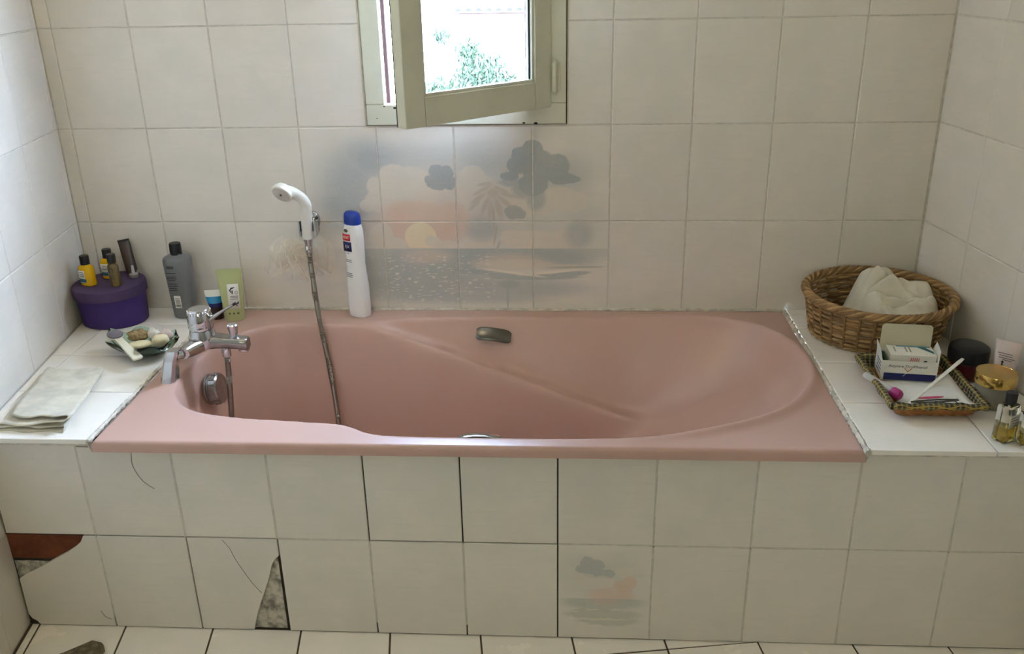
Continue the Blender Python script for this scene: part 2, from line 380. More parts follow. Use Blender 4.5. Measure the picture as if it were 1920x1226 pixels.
MURAL = [
  ((0.6, 0.68, 0.75), 0.75, 0.9025, None, False, [(-0.4762, 0.8378, 0.0734, 0.0869, 0.0), (-0.5063, 0.7877, 0.0571, 0.0644, 0.0), (-0.4253, 0.9078, 0.0627, 0.0482, 0.0)]),
  ((0.6, 0.68, 0.75), 0.85, 0.5225, None, False, [(-0.3135, 0.914, 0.1313, 0.0357, 0.0), (-0.1274, 0.9059, 0.0823, 0.0479, 0.0), (0.0848, 0.8632, 0.0616, 0.0483, 0.0)]),
  ((0.6, 0.68, 0.75), 0.9, 0.285, None, False, [(-0.423, 0.7584, 0.0856, 0.0506, 0.0), (-0.0554, 0.7211, 0.1827, 0.0507, 0.0), (0.127, 0.7497, 0.0556, 0.0571, 0.0)]),
  ((1.0, 0.86, 0.8), 0.9, 0.475, None, False, [(-0.279, 0.787, 0.1548, 0.0711, 0.0), (-0.1953, 0.7651, 0.1126, 0.0573, 0.0)]),
  ((1.0, 0.955, 0.91), 0.1, 0.9025, None, True, [(-0.4081, 0.8404, 0.0268, 0.024, 0.0), (-0.3969, 0.8018, 0.0425, 0.0343, 0.0), (-0.435, 0.7875, 0.0228, 0.0173, 0.0), (-0.3615, 0.8627, 0.042, 0.0336, 0.0), (-0.3144, 0.854, 0.0475, 0.0364, 0.0), (-0.2694, 0.834, 0.028, 0.0282, 0.0), (-0.3344, 0.8058, 0.0775, 0.037, 0.0), (-0.1565, 0.8645, 0.0333, 0.0278, 0.0), (-0.1297, 0.8334, 0.0362, 0.0337, 0.0), (-0.1796, 0.8052, 0.042, 0.0355, 0.0)]),
  ((1.0, 0.955, 0.91), 0.12, 0.8075, None, True, [(0.0642, 0.8043, 0.0581, 0.031, 0.0), (0.1058, 0.7956, 0.0387, 0.0283, 0.0), (0.0225, 0.7816, 0.0306, 0.02, 0.0), (-0.0399, 0.8075, 0.0417, 0.0311, 0.0), (-0.0265, 0.7718, 0.0335, 0.0229, 0.0)]),
  ((0.52, 0.6, 0.67), 0.1, 0.8075, None, True, [(-0.249, 0.8761, 0.0208, 0.0195, 0.0), (-0.2242, 0.8704, 0.0194, 0.0223, 0.0), (-0.2478, 0.8453, 0.0279, 0.0183, 0.0), (-0.2169, 0.8479, 0.0181, 0.0197, 0.0), (-0.2667, 0.8566, 0.014, 0.0112, 0.0)]),
  ((0.52, 0.6, 0.67), 0.08, 0.8075, None, True, [(0.0003, 0.927, 0.0286, 0.0299, 0.0), (-0.0312, 0.9163, 0.0218, 0.0232, 0.0), (-0.0412, 0.8916, 0.0247, 0.0248, 0.0), (0.0163, 0.8885, 0.0465, 0.0439, 0.0), (0.0601, 0.8882, 0.0355, 0.0329, 0.0), (0.0738, 0.8577, 0.0356, 0.0167, 0.0), (0.1012, 0.8547, 0.0247, 0.0097, 0.0), (-0.0596, 0.8639, 0.0248, 0.0111, 0.0), (0.0022, 0.8426, 0.0386, 0.0307, 0.0)]),
  ((0.6, 0.68, 0.75), 0.3, 0.7124999999999999, None, True, [(0.0087, 0.8045, 0.025, 0.0311, 0.0), (-0.0187, 0.8287, 0.036, 0.0253, 0.0), (-0.0503, 0.8471, 0.0359, 0.0126, 0.0)]),
  ((0.52, 0.6, 0.67), 0.12, 0.68, None, True, [(-0.0503, 0.7675, 0.0238, 0.0187, 0.0), (-0.0336, 0.7617, 0.0168, 0.0129, 0.0)]),
  ((1.0, 0.78, 0.69), 0.55, 0.9025, ('above', 0.6681), False, [(-0.2969, 0.7216, 0.114, 0.0582, 0.0), (-0.2277, 0.7361, 0.0567, 0.0507, 0.0), (-0.337, 0.7655, 0.0568, 0.0318, 0.0)]),
  ((1.0, 0.82, 0.74), 0.35, 0.76, ('above', 0.6681), True, [(-0.2939, 0.7726, 0.0538, 0.023, 0.0), (-0.2518, 0.7652, 0.0424, 0.0202, 0.0), (-0.2089, 0.7766, 0.0282, 0.0172, 0.0)]),
  ((1.14, 1.03, 0.82), 0.05, 0.95, ('above', 0.6704), False, [(-0.2996, 0.6994, 0.0423, 0.0412, 0.0)]),
  ((1.0, 0.955, 0.91), 0.12, 0.9025, ('above', 0.6681), True, [(-0.404, 0.707, 0.0316, 0.0324, 0.0), (-0.3785, 0.6802, 0.0404, 0.0208, 0.0), (-0.2672, 0.689, 0.0215, 0.0148, 0.0), (-0.2307, 0.6711, 0.0373, 0.0208, 0.0), (-0.1706, 0.6681, 0.0429, 0.0178, 0.0), (0.0007, 0.6917, 0.0847, 0.0264, 0.0), (-0.0558, 0.6991, 0.0311, 0.0205, 0.0), (0.0854, 0.6887, 0.0394, 0.0322, 0.0), (-0.1414, 0.6889, 0.0427, 0.0206, 0.0)]),
  ((0.6, 0.68, 0.75), 0.5, 0.57, ('above', 0.6681), False, [(-0.1332, 0.7213, 0.0425, 0.032, 0.0), (0.1205, 0.7062, 0.035, 0.0363, 0.0)]),
  ((0.6, 0.68, 0.72), 0.55, 0.9025, ('below', 0.6681), False, [(-0.1423, 0.6592, 0.3056, 0.0356, 0.0), (-0.2882, 0.62, 0.1806, 0.072, 0.0), (-0.3348, 0.571, 0.1388, 0.046, 0.0)]),
  ((0.6, 0.68, 0.75), 0.55, 0.7124999999999999, ('below', 0.6681), False, [(-0.0585, 0.5561, 0.1875, 0.0276, 0.0), (-0.1903, 0.531, 0.204, 0.0186, 0.0), (0.0714, 0.6352, 0.0781, 0.0239, 0.0)]),
  ((1.0, 0.88, 0.8), 0.5, 0.57, ('below', 0.6681), False, [(-0.2867, 0.6472, 0.0649, 0.021, 0.0), (-0.0571, 0.6322, 0.0857, 0.021, 0.0)]),
  ((0.98, 0.93, 0.86), 0.25, 0.76, ('below', 0.6681), True, [(-0.0501, 0.6232, 0.1072, 0.015, 0.0), (0.0714, 0.6172, 0.0641, 0.0075, 0.0)]),
  ((0.6, 0.68, 0.72), 0.18, 0.855, None, False, [(-0.0003, 0.5884, 0.1219, 0.0091, 0.0), (-0.1082, 0.5974, 0.0889, 0.0067, 0.105), (0.0858, 0.5946, 0.0663, 0.0074, -0.105)]),
  ((1.13, 1.08, 1.0), 0.2, 0.855, None, False, [(-0.0577, 0.6005, 0.0887, 0.0038, 0.14), (0.05, 0.6021, 0.0883, 0.0038, -0.105)]),
  ((0.62, 0.66, 0.68), 0.2, 0.76, None, False, [(0.1142, 0.6158, 0.0805, 0.0029, -0.017)]),
  ((0.76, 0.71, 0.65), 0.45, 0.589, None, False, [(-0.1299, 0.8277, 0.0281, 0.0056, -0.524), (-0.1418, 0.8051, 0.0254, 0.0064, -0.611), (-0.1522, 0.788, 0.0199, 0.0057, -0.785), (-0.1242, 0.7864, 0.0283, 0.0071, -1.134), (-0.1104, 0.7763, 0.0241, 0.0085, -1.484), (-0.0893, 0.7791, 0.0284, 0.0085, 1.309), (-0.0735, 0.7963, 0.0282, 0.0064, 0.698), (-0.0634, 0.8133, 0.0253, 0.0056, 0.262), (-0.0812, 0.8275, 0.0238, 0.0056, 0.436), (-0.1252, 0.8432, 0.0196, 0.0049, -0.175), (-0.1023, 0.8191, 0.0181, 0.0141, 0.0)]),
  ((0.76, 0.71, 0.65), 0.3, 0.855, None, False, [(-0.1027, 0.7503, 0.0031, 0.0289, 0.0), (-0.0996, 0.7065, 0.0032, 0.0289, 0.175), (-0.0933, 0.674, 0.0032, 0.0175, 0.349)]),
  ((0.6, 0.68, 0.72), 0.3, 0.76, None, False, [(-0.0706, 0.5314, 0.0036, 0.0401, 0.0), (-0.0655, 0.5669, 0.026, 0.0123, 0.0)])]
MURAL_SMALL = [
  ((0.6, 0.68, 0.75), 0.9, 0.34, None, False, [(0.1688, 0.1765, 0.0675, 0.0479, 0.0)]),
  ((0.52, 0.6, 0.67), 0.1, 0.5780000000000001, None, True, [(0.138, 0.1991, 0.0169, 0.0191, 0.0), (0.1572, 0.1969, 0.0146, 0.0164, 0.0), (0.1257, 0.1878, 0.0158, 0.011, 0.0), (0.1484, 0.1801, 0.0226, 0.0165, 0.0), (0.1756, 0.1753, 0.0192, 0.0124, 0.0)]),
  ((1.0, 0.955, 0.91), 0.15, 0.6120000000000001, None, True, [(0.1352, 0.1575, 0.0227, 0.0167, 0.0), (0.1693, 0.1529, 0.0249, 0.0167, 0.0), (0.216, 0.1818, 0.0202, 0.0137, 0.0)]),
  ((0.98, 0.74, 0.64), 0.12, 0.6120000000000001, None, True, [(0.2258, 0.1544, 0.0158, 0.0167, 0.0), (0.2057, 0.1468, 0.0136, 0.0125, 0.0), (0.2173, 0.1345, 0.0181, 0.007, 0.0)]),
  ((0.98, 0.74, 0.66), 0.5, 0.5780000000000001, None, False, [(0.1813, 0.1194, 0.041, 0.0183, 0.0), (0.2099, 0.1174, 0.0284, 0.0127, 0.0)]),
  ((0.62, 0.7, 0.7), 0.3, 0.6120000000000001, ('below', 0.1099), False, [(0.1703, 0.1021, 0.0844, 0.0227, 0.0)]),
  ((0.95, 0.76, 0.7), 0.6, 0.476, ('below', 0.1099), False, [(0.1794, 0.1024, 0.0274, 0.0114, 0.0)]),
  ((0.66, 0.72, 0.7), 0.25, 0.6120000000000001, None, True, [(0.1709, 0.0677, 0.0804, 0.0144, 0.0), (0.1828, 0.0507, 0.0645, 0.013, 0.0), (0.142, 0.0726, 0.0461, 0.0101, 0.0)]),
  ((1.1, 1.08, 1.0), 0.3, 0.5780000000000001, None, True, [(0.1712, 0.0547, 0.0553, 0.0026, 0.0), (0.1073, 0.0745, 0.0116, 0.0022, 0.0), (0.1477, 0.08, 0.0138, 0.0022, 0.0), (0.1994, 0.0815, 0.0115, 0.0022, 0.0), (0.1017, 0.054, 0.0104, 0.0022, 0.0), (0.1599, 0.0354, 0.0116, 0.0022, 0.0), (0.1308, 0.0433, 0.0116, 0.0022, 0.0)])]

mural = mural_mat('mural_glaze', TILE, wall_back, MURAL, .22, (-.42, -.09, .505, .655, (1.12, 1.12, 1.1)))
R0 = .743
for r in range(-1, 7):
    z0, z1 = R0+.25*r, R0+.25*(r+1)
    if r == 6: z1 = HC
    for c in range(-7, 6):
        x0, x1 = c*.2, (c+1)*.2
        x0 = max(x0, XL); x1 = min(x1, XR)
        if x1-x0 < .012: continue
        if z0 > .98 and z0 < WZ1-.01:
            if x0 >= WX0-.001 and x1 <= WX1+.02: continue
            if x0 < WX0 < x1: x1 = WX0-.0012
            if x0 < WX1 < x1: x0 = WX1+.0012
        mm = mural if (r in (-1, 0) and -3 <= c <= 0) else tile_wall
        o = tile(rect(x0, x1, z0, z1), Fb, mm, wall_back)
        if mm is mural: o['label'] = 'wall tile painted with part of a seaside sunset'
for r in range(-3, 7):
    z0, z1 = max(0, R0+.25*r), min(HC, R0+.25*(r+1))
    for k in range(0, 13):
        s0, s1 = max(0, .0253+.2*(k-1)), .0253+.2*k
        tile(rect(-s1-.0011, -s0+(.0011 if k else 0), z0, z1), Fl, tile_wall, wall_left)
    for k in range(0, 12):
        tile(rect(.2*k-(.0011 if k else 0), .2*(k+1)+.0011, z0, z1), Fr, tile_wall, wall_right)
# floor tiles, laid square to the side walls
a_ = math.atan(.153); e1 = Vector((math.cos(a_), math.sin(a_))); e2 = Vector((math.sin(a_), -math.cos(a_))); G = Vector((.1135, -.7777))
fl_planes = [(0, 1, -.716), (-1, -AL, -XL-.004), (1, AR, XR-.004)]
fl_planes = [(0, 1, -.716), (-1, -AL, -(XL+.004)), (1, AR, XR-.004), (0, -1, 2.35)]
for i in range(-9, 8):
    for j in range(-2, 6):
        P = [G+e1*(.2*a)+e2*(.333*b) for a, b in ((i,j),(i+1,j),(i+1,j+1),(i,j+1))]
        P = clip_poly([(p.x, p.y) for p in P], fl_planes)
        P = [p for n_, p in enumerate(P) if (Vector(p)-Vector(P[n_-1])).length > .004]
        if len(P) >= 3 and abs(area(P)) > 2.5e-4: tile(P, Ff, tile_floor, floor, gap=.002, thick=.008)

# ------------------------------------------------------------------ masonry round the tub
TX0, TX1, TY0, TY1 = -.8775, .6700, -.7455, -.0035
def xl(y): return XL-AL*y
def xr(y): return XR-AR*y
apron = MB().box(((xl(FRONT)+xr(FRONT))/2, -.690, .233), (xr(FRONT)-xl(FRONT)+.02, .050, .466)).build('wall_apron', grout_dark, smooth=False)
struct(apron, 'tiled front panel below the bathtub with broken tiles at left')
led_l = MB().loft([[(xl(0)-.01,.0,z),(xl(-.72)-.01,-.70,z),(-.8865,-.70,z),(-.8865,.0,z)] for z in (0, .485)]).build('wall_ledge_left', grout_ledge, smooth=False, fix=True)
struct(led_l, 'tiled ledge between left wall and bathtub')
led_r = MB().loft([[(.6790,.0,z),(.6790,-.70,z),(xr(-.72)+.01,-.70,z),(xr(0)+.01,.0,z)] for z in (0, .485)]).build('wall_ledge_right', grout_ledge, smooth=False, fix=True)
struct(led_r, 'tiled ledge between bathtub and right wall')
FL = frame((0,0,LED), (1,0,0), (0,1,0))
def ledge(parent, xs, ys, planes):
    for i in range(len(xs)-1):
        for j in range(len(ys)-1):
            P = clip_poly(rect(xs[i], xs[i+1], ys[j+1], ys[j]), planes)
            if len(P) >= 3: tile(P, FL, tile_ledge, parent, thick=.010, gap=.0013)
ledge(led_l, [-1.30, -1.139, -.8865], [0, -.1215, -.3230, -.5235, -.7410], [(-1, -AL, -(XL+.003))])
ledge(led_r, [.6780, .9180, 1.20], [0, -.1300, -.3360, -.5420, -.7430], [(1, AR, XR-.003)])
for par, x0, x1 in ((led_l, xl(-.73)+.004, -.8865), (led_r, .679, xr(-.73)-.004)):
    MB().box(((x0+x1)/2, -.7305, .4835), (x1-x0, .018, .0045)).build('edge_profile', seal, par, smooth=False)

mural_small = mural_mat('small_mural_glaze', TILE, apron, MURAL_SMALL, .22)
XA = .0734; ZM = .2486
cols = [xl(FRONT)+.003]+[XA+.2*c for c in range(-5, 5)]+[xr(FRONT)-.003]
BROKEN_A = [(-.9569,.2470),(-.9660,.2300),(-.9799,.2181),(-1.0000,.2040),(-1.0217,.1917),(-1.0637,.1664),(-1.0850,.1540),(-1.1056,.1438),(-1.1276,.1287),(-1.1290,.0310),(-1.1224,.0173),(-1.1120,.0100),(-1.1073,.0012)]
BROKEN_B = [(-.5266,.2050),(-.5380,.1930),(-.5461,.1793),(-.5500,.1650),(-.5564,.1436),(-.5700,.1080),(-.5826,.0778),(-.5920,.0520),(-.5980,.0330),(-.6040,.0150),(-.6068,.0012)]
for i in range(len(cols)-1):
    c = i-6; x0, x1 = cols[i], cols[i+1]
    if i == 0: top = .483
    elif x0 < -.9 : top = .470
    elif x1 > TX1+.15: top = .483
    else: top = .470
    if i == 1:   # column under the ledge corner
        top = .470
    if abs(x0-.6734) < .01 or x0 > .8: top = .483
    tile(rect(x0, x1, ZM, top), Fa, tile_wall, apron, thick=.009)
    if i == 0:
        P = [(x1,.0012),(x1,ZM)]+BROKEN_A
        tile(P, Fa, tile_wall, apron, thick=.009, gap=.0012, jit=.3, label='wall tile with its upper corner broken away')
    elif c == -4:
        P = [(x0,.0012)]+[(-.6068,.0012)]+BROKEN_B[::-1][1:]+[(x1,ZM),(x0,ZM)]
        tile(P, Fa, tile_wall, apron, thick=.009, gap=.0012, jit=.3, label='cracked wall tile with a triangular piece missing')
    elif c == 0:
        tile(rect(x0, x1, .001, ZM), Fa, mural_small, apron, thick=.009, label='wall tile painted with a small sea sunset')
    else:
        tile(rect(x0, x1, .001, ZM), Fa, tile_wall, apron, thick=.009)
# sound grout stays in these joints, the others are open and dark
def gl(x0, x1, z0, z1):
    MB().box(((x0+x1)/2, FRONT+.0048, (z0+z1)/2), (x1-x0, .008, z1-z0)).build('grout_line', grout, apron, smooth=False)
for c in range(-5, 5):
    x = XA+.2*c
    if c not in (-2, -1, 0): gl(x-.0016, x+.0016, ZM, .470)
    if c not in (-4, -3, 0): gl(x-.0016, x+.0016, .003 if c > 0 else .03, ZM-.004)
for c in range(-6, 5):
    if c in (-6, -5, -4, -2, -1): continue
    x0 = XA+.2*c; gl(x0+.002, min(x0+.198, xr(FRONT)-.004), ZM-.0016, ZM+.0016)
# hairline cracks in two of the tiles
for P_ in ([(-.648,.2440),(-.634,.222),(-.626,.196),(-.610,.160),(-.595,.130),(-.578,.105)],[(-.955,.046),(-.948,.030),(-.934,.022)]):
    MB().tube(spline([(x, FRONT-.0002, z) for x, z in P_], 4), .00045, 5).build('hairline_crack', grout_dark, apron)
# what shows behind the broken tiles
br = MB().box((-1.045, -.7100, .2120), (.180, .011, .066), bev=.002).build('brick', terracotta, apron)
def rough_patch(name, P, y, mat, amp, step=.006):
    xs = [p[0] for p in P]; zs = [p[1] for p in P]; x0, x1, z0, z1 = min(xs), max(xs), min(zs), max(zs)
    nx = max(3, int((x1-x0)/step)); nz = max(3, int((z1-z0)/step)); rows = []
    from mathutils import noise
    for j in range(nz+1):
        row = []
        for i in range(nx+1):
            x = x0+(x1-x0)*i/nx; z = z0+(z1-z0)*j/nz
            row.append((x, y-amp*noise.noise(Vector((x*60, z*60, 3)))-amp*.5*noise.noise(Vector((x*170, z*170, 9))), z))
        rows.append(row)
    o = MB().sheet(rows).build(name, mat, apron, sharp=180); return o
rough_patch('mortar', rect(-1.130, -.985, .095, .1745), -.7160, mortar, .0014)
rough_patch('mortar', rect(-.612, -.5330, .004, .21), -.7160, mortar, .0014)
rough_patch('mortar', rect(-1.130, -1.095, .002, .04), -.7156, grout_dark, .001)

# ------------------------------------------------------------------ bathtub
tub = thing('bathtub', 'pink enamelled bathtub set into the tiled surround', 'bathtub', (0,0,0))
def sdf(px, py, poly):
    """inside distance to a closed polyline (positive inside)"""
    P = np.array(poly); Q = np.roll(P, -1, 0); d = np.full(px.shape, 1e9); ins = np.zeros(px.shape, bool)
    for (ax, ay), (bx, by) in zip(P, Q):
        ex, ey = bx-ax, by-ay; wx, wy = px-ax, py-ay
        t = np.clip((wx*ex+wy*ey)/(ex*ex+ey*ey+1e-12), 0, 1)
        d = np.minimum(d, np.hypot(wx-t*ex, wy-t*ey))
        with np.errstate(divide='ignore', invalid='ignore'):
            ins ^= ((ay > py) != (by > py)) & (px < (bx-ax)*(py-ay)/(by-ay+1e-15)+ax)
    return np.where(ins, d, -d)
OUT = spline([(p[0], p[1], 0) for p in [(-.812,-.385),(-.806,-.47),(-.778,-.545),(-.717,-.602),(-.618,-.630),(-.498,-.643),(-.395,-.654),(-.355,-.668),(-.318,-.690),(-.270,-.700),(-.15,-.704),(0,-.705),(.131,-.702),(.239,-.694),(.326,-.680),(.404,-.657),(.468,-.629),(.545,-.577),(.603,-.508),(.640,-.430),(.652,-.350),(.648,-.275),(.625,-.195),(.575,-.125),(.500,-.085),(.400,-.064),(.28,-.058),(.1,-.058),(-.15,-.060),(-.285,-.068),(-.37,-.080),(-.44,-.096),(-.52,-.110),(-.60,-.114),(-.680,-.122),(-.745,-.165),(-.792,-.255)]], 6, True)
INN = spline([(p[0], p[1], 0) for p in [(-.812,-.385),(-.806,-.47),(-.778,-.545),(-.717,-.602),(-.618,-.630),(-.498,-.643),(-.395,-.650),(-.2,-.648),(0,-.640),(.2,-.628),(.4,-.60),(.55,-.54),(.60,-.38),(.55,-.22),(.4,-.165),(.2,-.138),(0,-.125),(-.2,-.118),(-.4,-.114),(-.60,-.114),(-.680,-.122),(-.745,-.165),(-.792,-.255)]], 6, True)
NX, NY = 330, 160
gx = np.linspace(TX0, TX1, NX); gy = np.linspace(TY0, TY1, NY); X, Y = np.meshgrid(gx, gy)
dO = sdf(X, Y, [(p.x, p.y) for p in OUT]); dA = sdf(X, Y, [(p.x, p.y) for p in INN])
def smax(a, b, k): return np.logaddexp(a/k, b/k)*k
def smin(a, b, k): return -smax(-a, -b, k)
yc = -.380
back = .075+.60*(X-.02)+.50*(Y-yc)**2*np.clip((X+.1)*2, 0, 1)
shelf = RIM-.004-(X+.43)/3.0
ws = np.clip((X-.22)/.25, 0, 1); ws = ws*ws*(3-2*ws)
wall = RIM-(2.6*(1-ws)+1.25*ws)*dO
SA = smax(RIM-4.2*dA, .085+0*X, .012)
SB = smax(wall, shelf, .014)
Zt = smax(smin(SA, SB, .007), back, .022)
Zt = smin(Zt, RIM+0*X, .0055)
ss = np.clip((X-.22)/.22, 0, 1); ss = ss*ss*(3-2*ss)
Zt = Zt+.012*ss*np.exp(-((dO+.004)/.014)**2)
# rounded outer lip
ed = np.minimum(np.minimum(X-TX0, TX1-X), np.minimum(Y-TY0, TY1-Y)); rr = .007
Zt = Zt-np.where(ed < rr, rr-np.sqrt(np.clip(rr*rr-(rr-ed)**2, 0, None)), 0)
vs = np.stack([X.ravel(), Y.ravel(), Zt.ravel()], 1).tolist()
fs = [(j*NX+i, j*NX+i+1, (j+1)*NX+i+1, (j+1)*NX+i) for j in range(NY-1) for i in range(NX-1)]
loop = [i for i in range(NX)]+[j*NX+NX-1 for j in range(1, NY)]+[(NY-1)*NX+i for i in range(NX-2, -1, -1)]+[j*NX for j in range(NY-2, 0, -1)]
b0 = len(vs); n = len(loop)
for k in loop: vs.append([vs[k][0], vs[k][1], .4705])
for q in range(n): fs.append((loop[q], b0+q, b0+(q+1) % n, loop[(q+1) % n]))
mb = MB(); mb.add(vs, fs); shell = mb.build('tub_shell', pink, tub, sharp=60)
def tub_z(x, y):
    i = int(round((x-TX0)/(TX1-TX0)*(NX-1))); j = int(round((y-TY0)/(TY1-TY0)*(NY-1))); return float(Zt[j, i])
# overflow knob on the foot-end wall, turned slightly towards the room
okz = .418; okx = -.787
axis = Matrix.Rotation(math.radians(82), 4, 'Y') @ Matrix.Rotation(0, 4, 'X')
ok = MB().lathe([(.0005,0),(.030,0),(.0385,.002),(.0385,.007),(.036,.008),(.036,.011),(.038,.013),(.038,.029),(.035,.0325),(.0005,.034)], 40, (okx,-.352,okz), mat=axis.to_3x3()).build('overflow_knob', chrome_dull, tub)
for k in range(12):
    q = 2*math.pi*k/12; p = axis.to_3x3() @ Vector((.038*math.cos(q), .038*math.sin(q), .021))
    MB().box((okx+p.x, -.352+p.y, okz+p.z), (.004,.004,.015), mat=axis.to_3x3() @ Matrix.Rotation(q, 3, 'Z'), bev=.001).build('knob_rib', chrome_dull, ok)
# two chrome grips
def grip(p, rot, mat):
    rows = []
    for i in range(15):
        u = -1+2*i/14; x = .047*u; z = .006*(1-u*u); e = (1-abs(u)**6)**.5*.35+.65
        rows.append([(x, .019*e*math.cos(q), z+.0045*math.sin(q)*e+(.003*math.cos(q))) for q in [2*math.pi*k/14 for k in range(14)]])
    o = MB().loft(rows).build('grip_handle', mat, tub, loc=p, rot=rot)
    for sx in (-1, 1):
        MB().box((.032*sx, .008, -.008), (.014,.016,.022), bev=.003).build('grip_post', mat, o)
grip((-.105,-.085,.452), (math.radians(38),math.radians(9),math.radians(3)), grip_m)
grip((-.090,-.668,.470), (math.radians(-28),math.radians(2),math.radians(2)), chrome)
MB().lathe([(.0005,0),(.032,0),(.034,.002),(.030,.004),(.012,.0015),(.0005,.0015)], 28, (-.55,-.38,.088)).build('drain_ring', chrome_dull, tub)
def bead(pts, r, name='sealant_bead'):
    pts = rough_line([Vector(p) for p in pts], .006)
    rs = [r*(1+random.uniform(-.35,.35)) for _ in pts]
    pts = [p+Vector((random.gauss(0,.0005), random.gauss(0,.0005), random.gauss(0,.0004))) for p in pts]
    MB().tube(pts, rs, 7).build(name, seal, tub)
bead([(TX0-.0045,-.003,.4955),(TX0-.0045,-.747,.4955)], .0042)
bead([(TX1+.0035,-.003,.4915),(TX1+.0035,-.748,.4915)], .0056)
bead([(TX0,-.0025,.4945),(TX1,-.0025,.4945)], .0038)
# crumbled filler at both front corners
for sx, x in ((-1, TX0-.006), (1, TX1+.004)):
    mbl = MB(); rings = []
    for k in range(7):
        t_ = k/6; z = .496-.030*t_; e = (1-t_)*.75+.25
        rings.append([(x+.0055*e*math.cos(q)*(1+.25*math.sin(3*q+k)), -.740+.009*e*math.sin(q)+.004*t_, z) for q in [2*math.pi*m_/9 for m_ in range(9)]])
    mbl.loft(rings).build('filler_lump', seal, tub)
# ------------------------------------------------------------------ window
win = thing('window_1', 'small cream painted window with its sash swung into the room', 'window', (0,0,0), kind='structure')
del win['category']
FY0, FY1 = -.006, .022
def member(name, x0, x1, z0, z1, y0=FY0, y1=FY1, par=None, bev=.002, mat=None):
    return MB().box(((x0+x1)/2, (y0+y1)/2, (z0+z1)/2), (x1-x0, y1-y0, z1-z0), bev=bev).build(name, mat or paint, par or win)
g = .0022
fr_b = member('frame_rail', WX0+g, WX1-g, WZ0+g, 1.0490)
member('frame_rail', WX0+g, WX1-g, WZ1-.054, WZ1-g)
member('frame_jamb', WX0+g, -.3700, 1.0495, WZ1-.0545)
member('frame_jamb', .0455, WX1-g, 1.0495, WZ1-.0545)
dark_gap = M('dark_gap', (26,22,18), .9, var=.2)
for (x0,x1,z0,z1) in ((WX0-.004,WX0+.012,WZ0,WZ1),(WX1-.012,WX1+.004,WZ0,WZ1),(WX0,WX1,WZ0-.004,WZ0+.012),(WX0,WX1,WZ1-.012,WZ1+.004)):
    MB().box(((x0+x1)/2, .028, (z0+z1)/2), (x1-x0, .011, z1-z0)).build('gap_light_stop', dark_gap, win)  # dark strips added to stop light leaking and blacken the frame gap
# chipped paint spots on the bottom rail
for (x, z, s) in ((-.345,1.0405,.0035),(-.372,1.044,.002),(-.300,1.038,.0025),(-.392,1.015,.0015),(.010,.9995,.004),(-.02,1.0005,.003)):
    MB().lathe([(.0001,0),(s,.0003),(.0001,.0006)], 9, (x,FY0,z), sx=1.3, sy=.7, mat=Matrix.Rotation(math.radians(90),3,'X')).build('paint_chip', dark_gap, fr_b)
sill = MB().box(((WX0+WX1)/2, .070, 1.008), (WX1-WX0, .07, .025)).build('outer_sill', M('stone_sill',(210,200,185),.8,var=.1), win)
red = M('red_brown_wood', (60, 28, 30), .6, var=.12, scale=25)
for x0, x1, z0, z1 in ((-.4000,-.3640,1.026,WZ1-.03),(-.3640,.06,1.036,1.046)):
    MB().box(((x0+x1)/2, .050, (z0+z1)/2), (x1-x0, .014, z1-z0), bev=.002).build('outer_casing', red, win)
# sash, open about 43 degrees
ang = math.atan2(.297, .316)
sash = MB().box((-.217, .0175, 1.0725), (.434-.108, .035, .065), bev=.0015).build('sash', paint, win, label='cream painted sash standing open into the room')
sash.location = (.0505, -.007, 0); sash.rotation_euler = (0, 0, ang)
SZ0, SZ1 = 1.040, 1.700
def sm(name, x0, x1, z0, z1, y0=-.035, y1=0., mat=None, bev=.0015):
    y0 += .035; y1 += .035
    return MB().box(((x0+x1)/2, (y0+y1)/2, (z0+z1)/2), (x1-x0, y1-y0, z1-z0), bev=bev).build(name, mat or paint, sash)
sm('sash_stile', -.434, -.3805, SZ0, SZ1); sm('sash_stile', -.0535, -.0005, SZ0, SZ1); sm('sash_rail', -.3805, -.0535, SZ1-.065, SZ1)
sm('pane', -.376, -.058, 1.100, SZ1-.060, -.019, -.016, pane, 0)
for (x0,x1,z0,z1) in ((-.3805,-.3735,1.105,SZ1-.065),(-.0605,-.0535,1.105,SZ1-.065),(-.3735,-.0605,1.105,1.112),(-.3735,-.0605,SZ1-.072,SZ1-.065)):
    sm('glazing_bead', x0, x1, z0, z1, -.031, -.021, None, .001)
sm('glazing_gasket', -.0655, -.0605, 1.112, SZ1-.072, -.024, -.020, black_pl, .0005)
for (x0,x1,z0,z1) in ((-.434,-.3805,SZ0,SZ1),(-.0535,-.0005,SZ0,SZ1),(-.3805,-.0535,SZ0,1.105),(-.3805,-.0535,SZ1-.065,SZ1)):
    sm('added_cladding', x0, x1, z0, z1, .0002, .0030, red, .0006)  # unseen dark cladding added to cut light bounced onto the wall below
for zc in (1.112, 1.60):
    h = MB().lathe([(.0005,-.043),(.003,-.0425),(.004,-.036),(.0062,-.034),(.0062,-.001),(.0052,0),(.0062,.001),(.0062,.034),(.004,.036),(.003,.0425),(.0005,.043)], 16, (.0575,-.0125,zc)).build('hinge', paint, win)
    MB().box((.0655,-.0075,zc), (.012,.003,.066), bev=.0008).build('hinge_leaf', paint, h)
# added second window, unseen, a warm fill from behind the viewer
win2 = thing('fill_window', 'added amber fill window in the wall behind the viewer', 'window', (0,0,0), kind='structure'); del win2['category']
for (x0,x1,z0,z1) in ((-1.0,-.95,1.1,2.2),(.05,.1,1.1,2.2),(-.95,.05,1.1,1.15),(-.95,.05,2.15,2.2)):
    member('frame_rail', x0, x1, z0, z1, YB-.06, YB-.01, win2)
member('pane', -.95, .05, 1.15, 2.15, YB-.037, YB-.033, win2, 0, fill_pane)

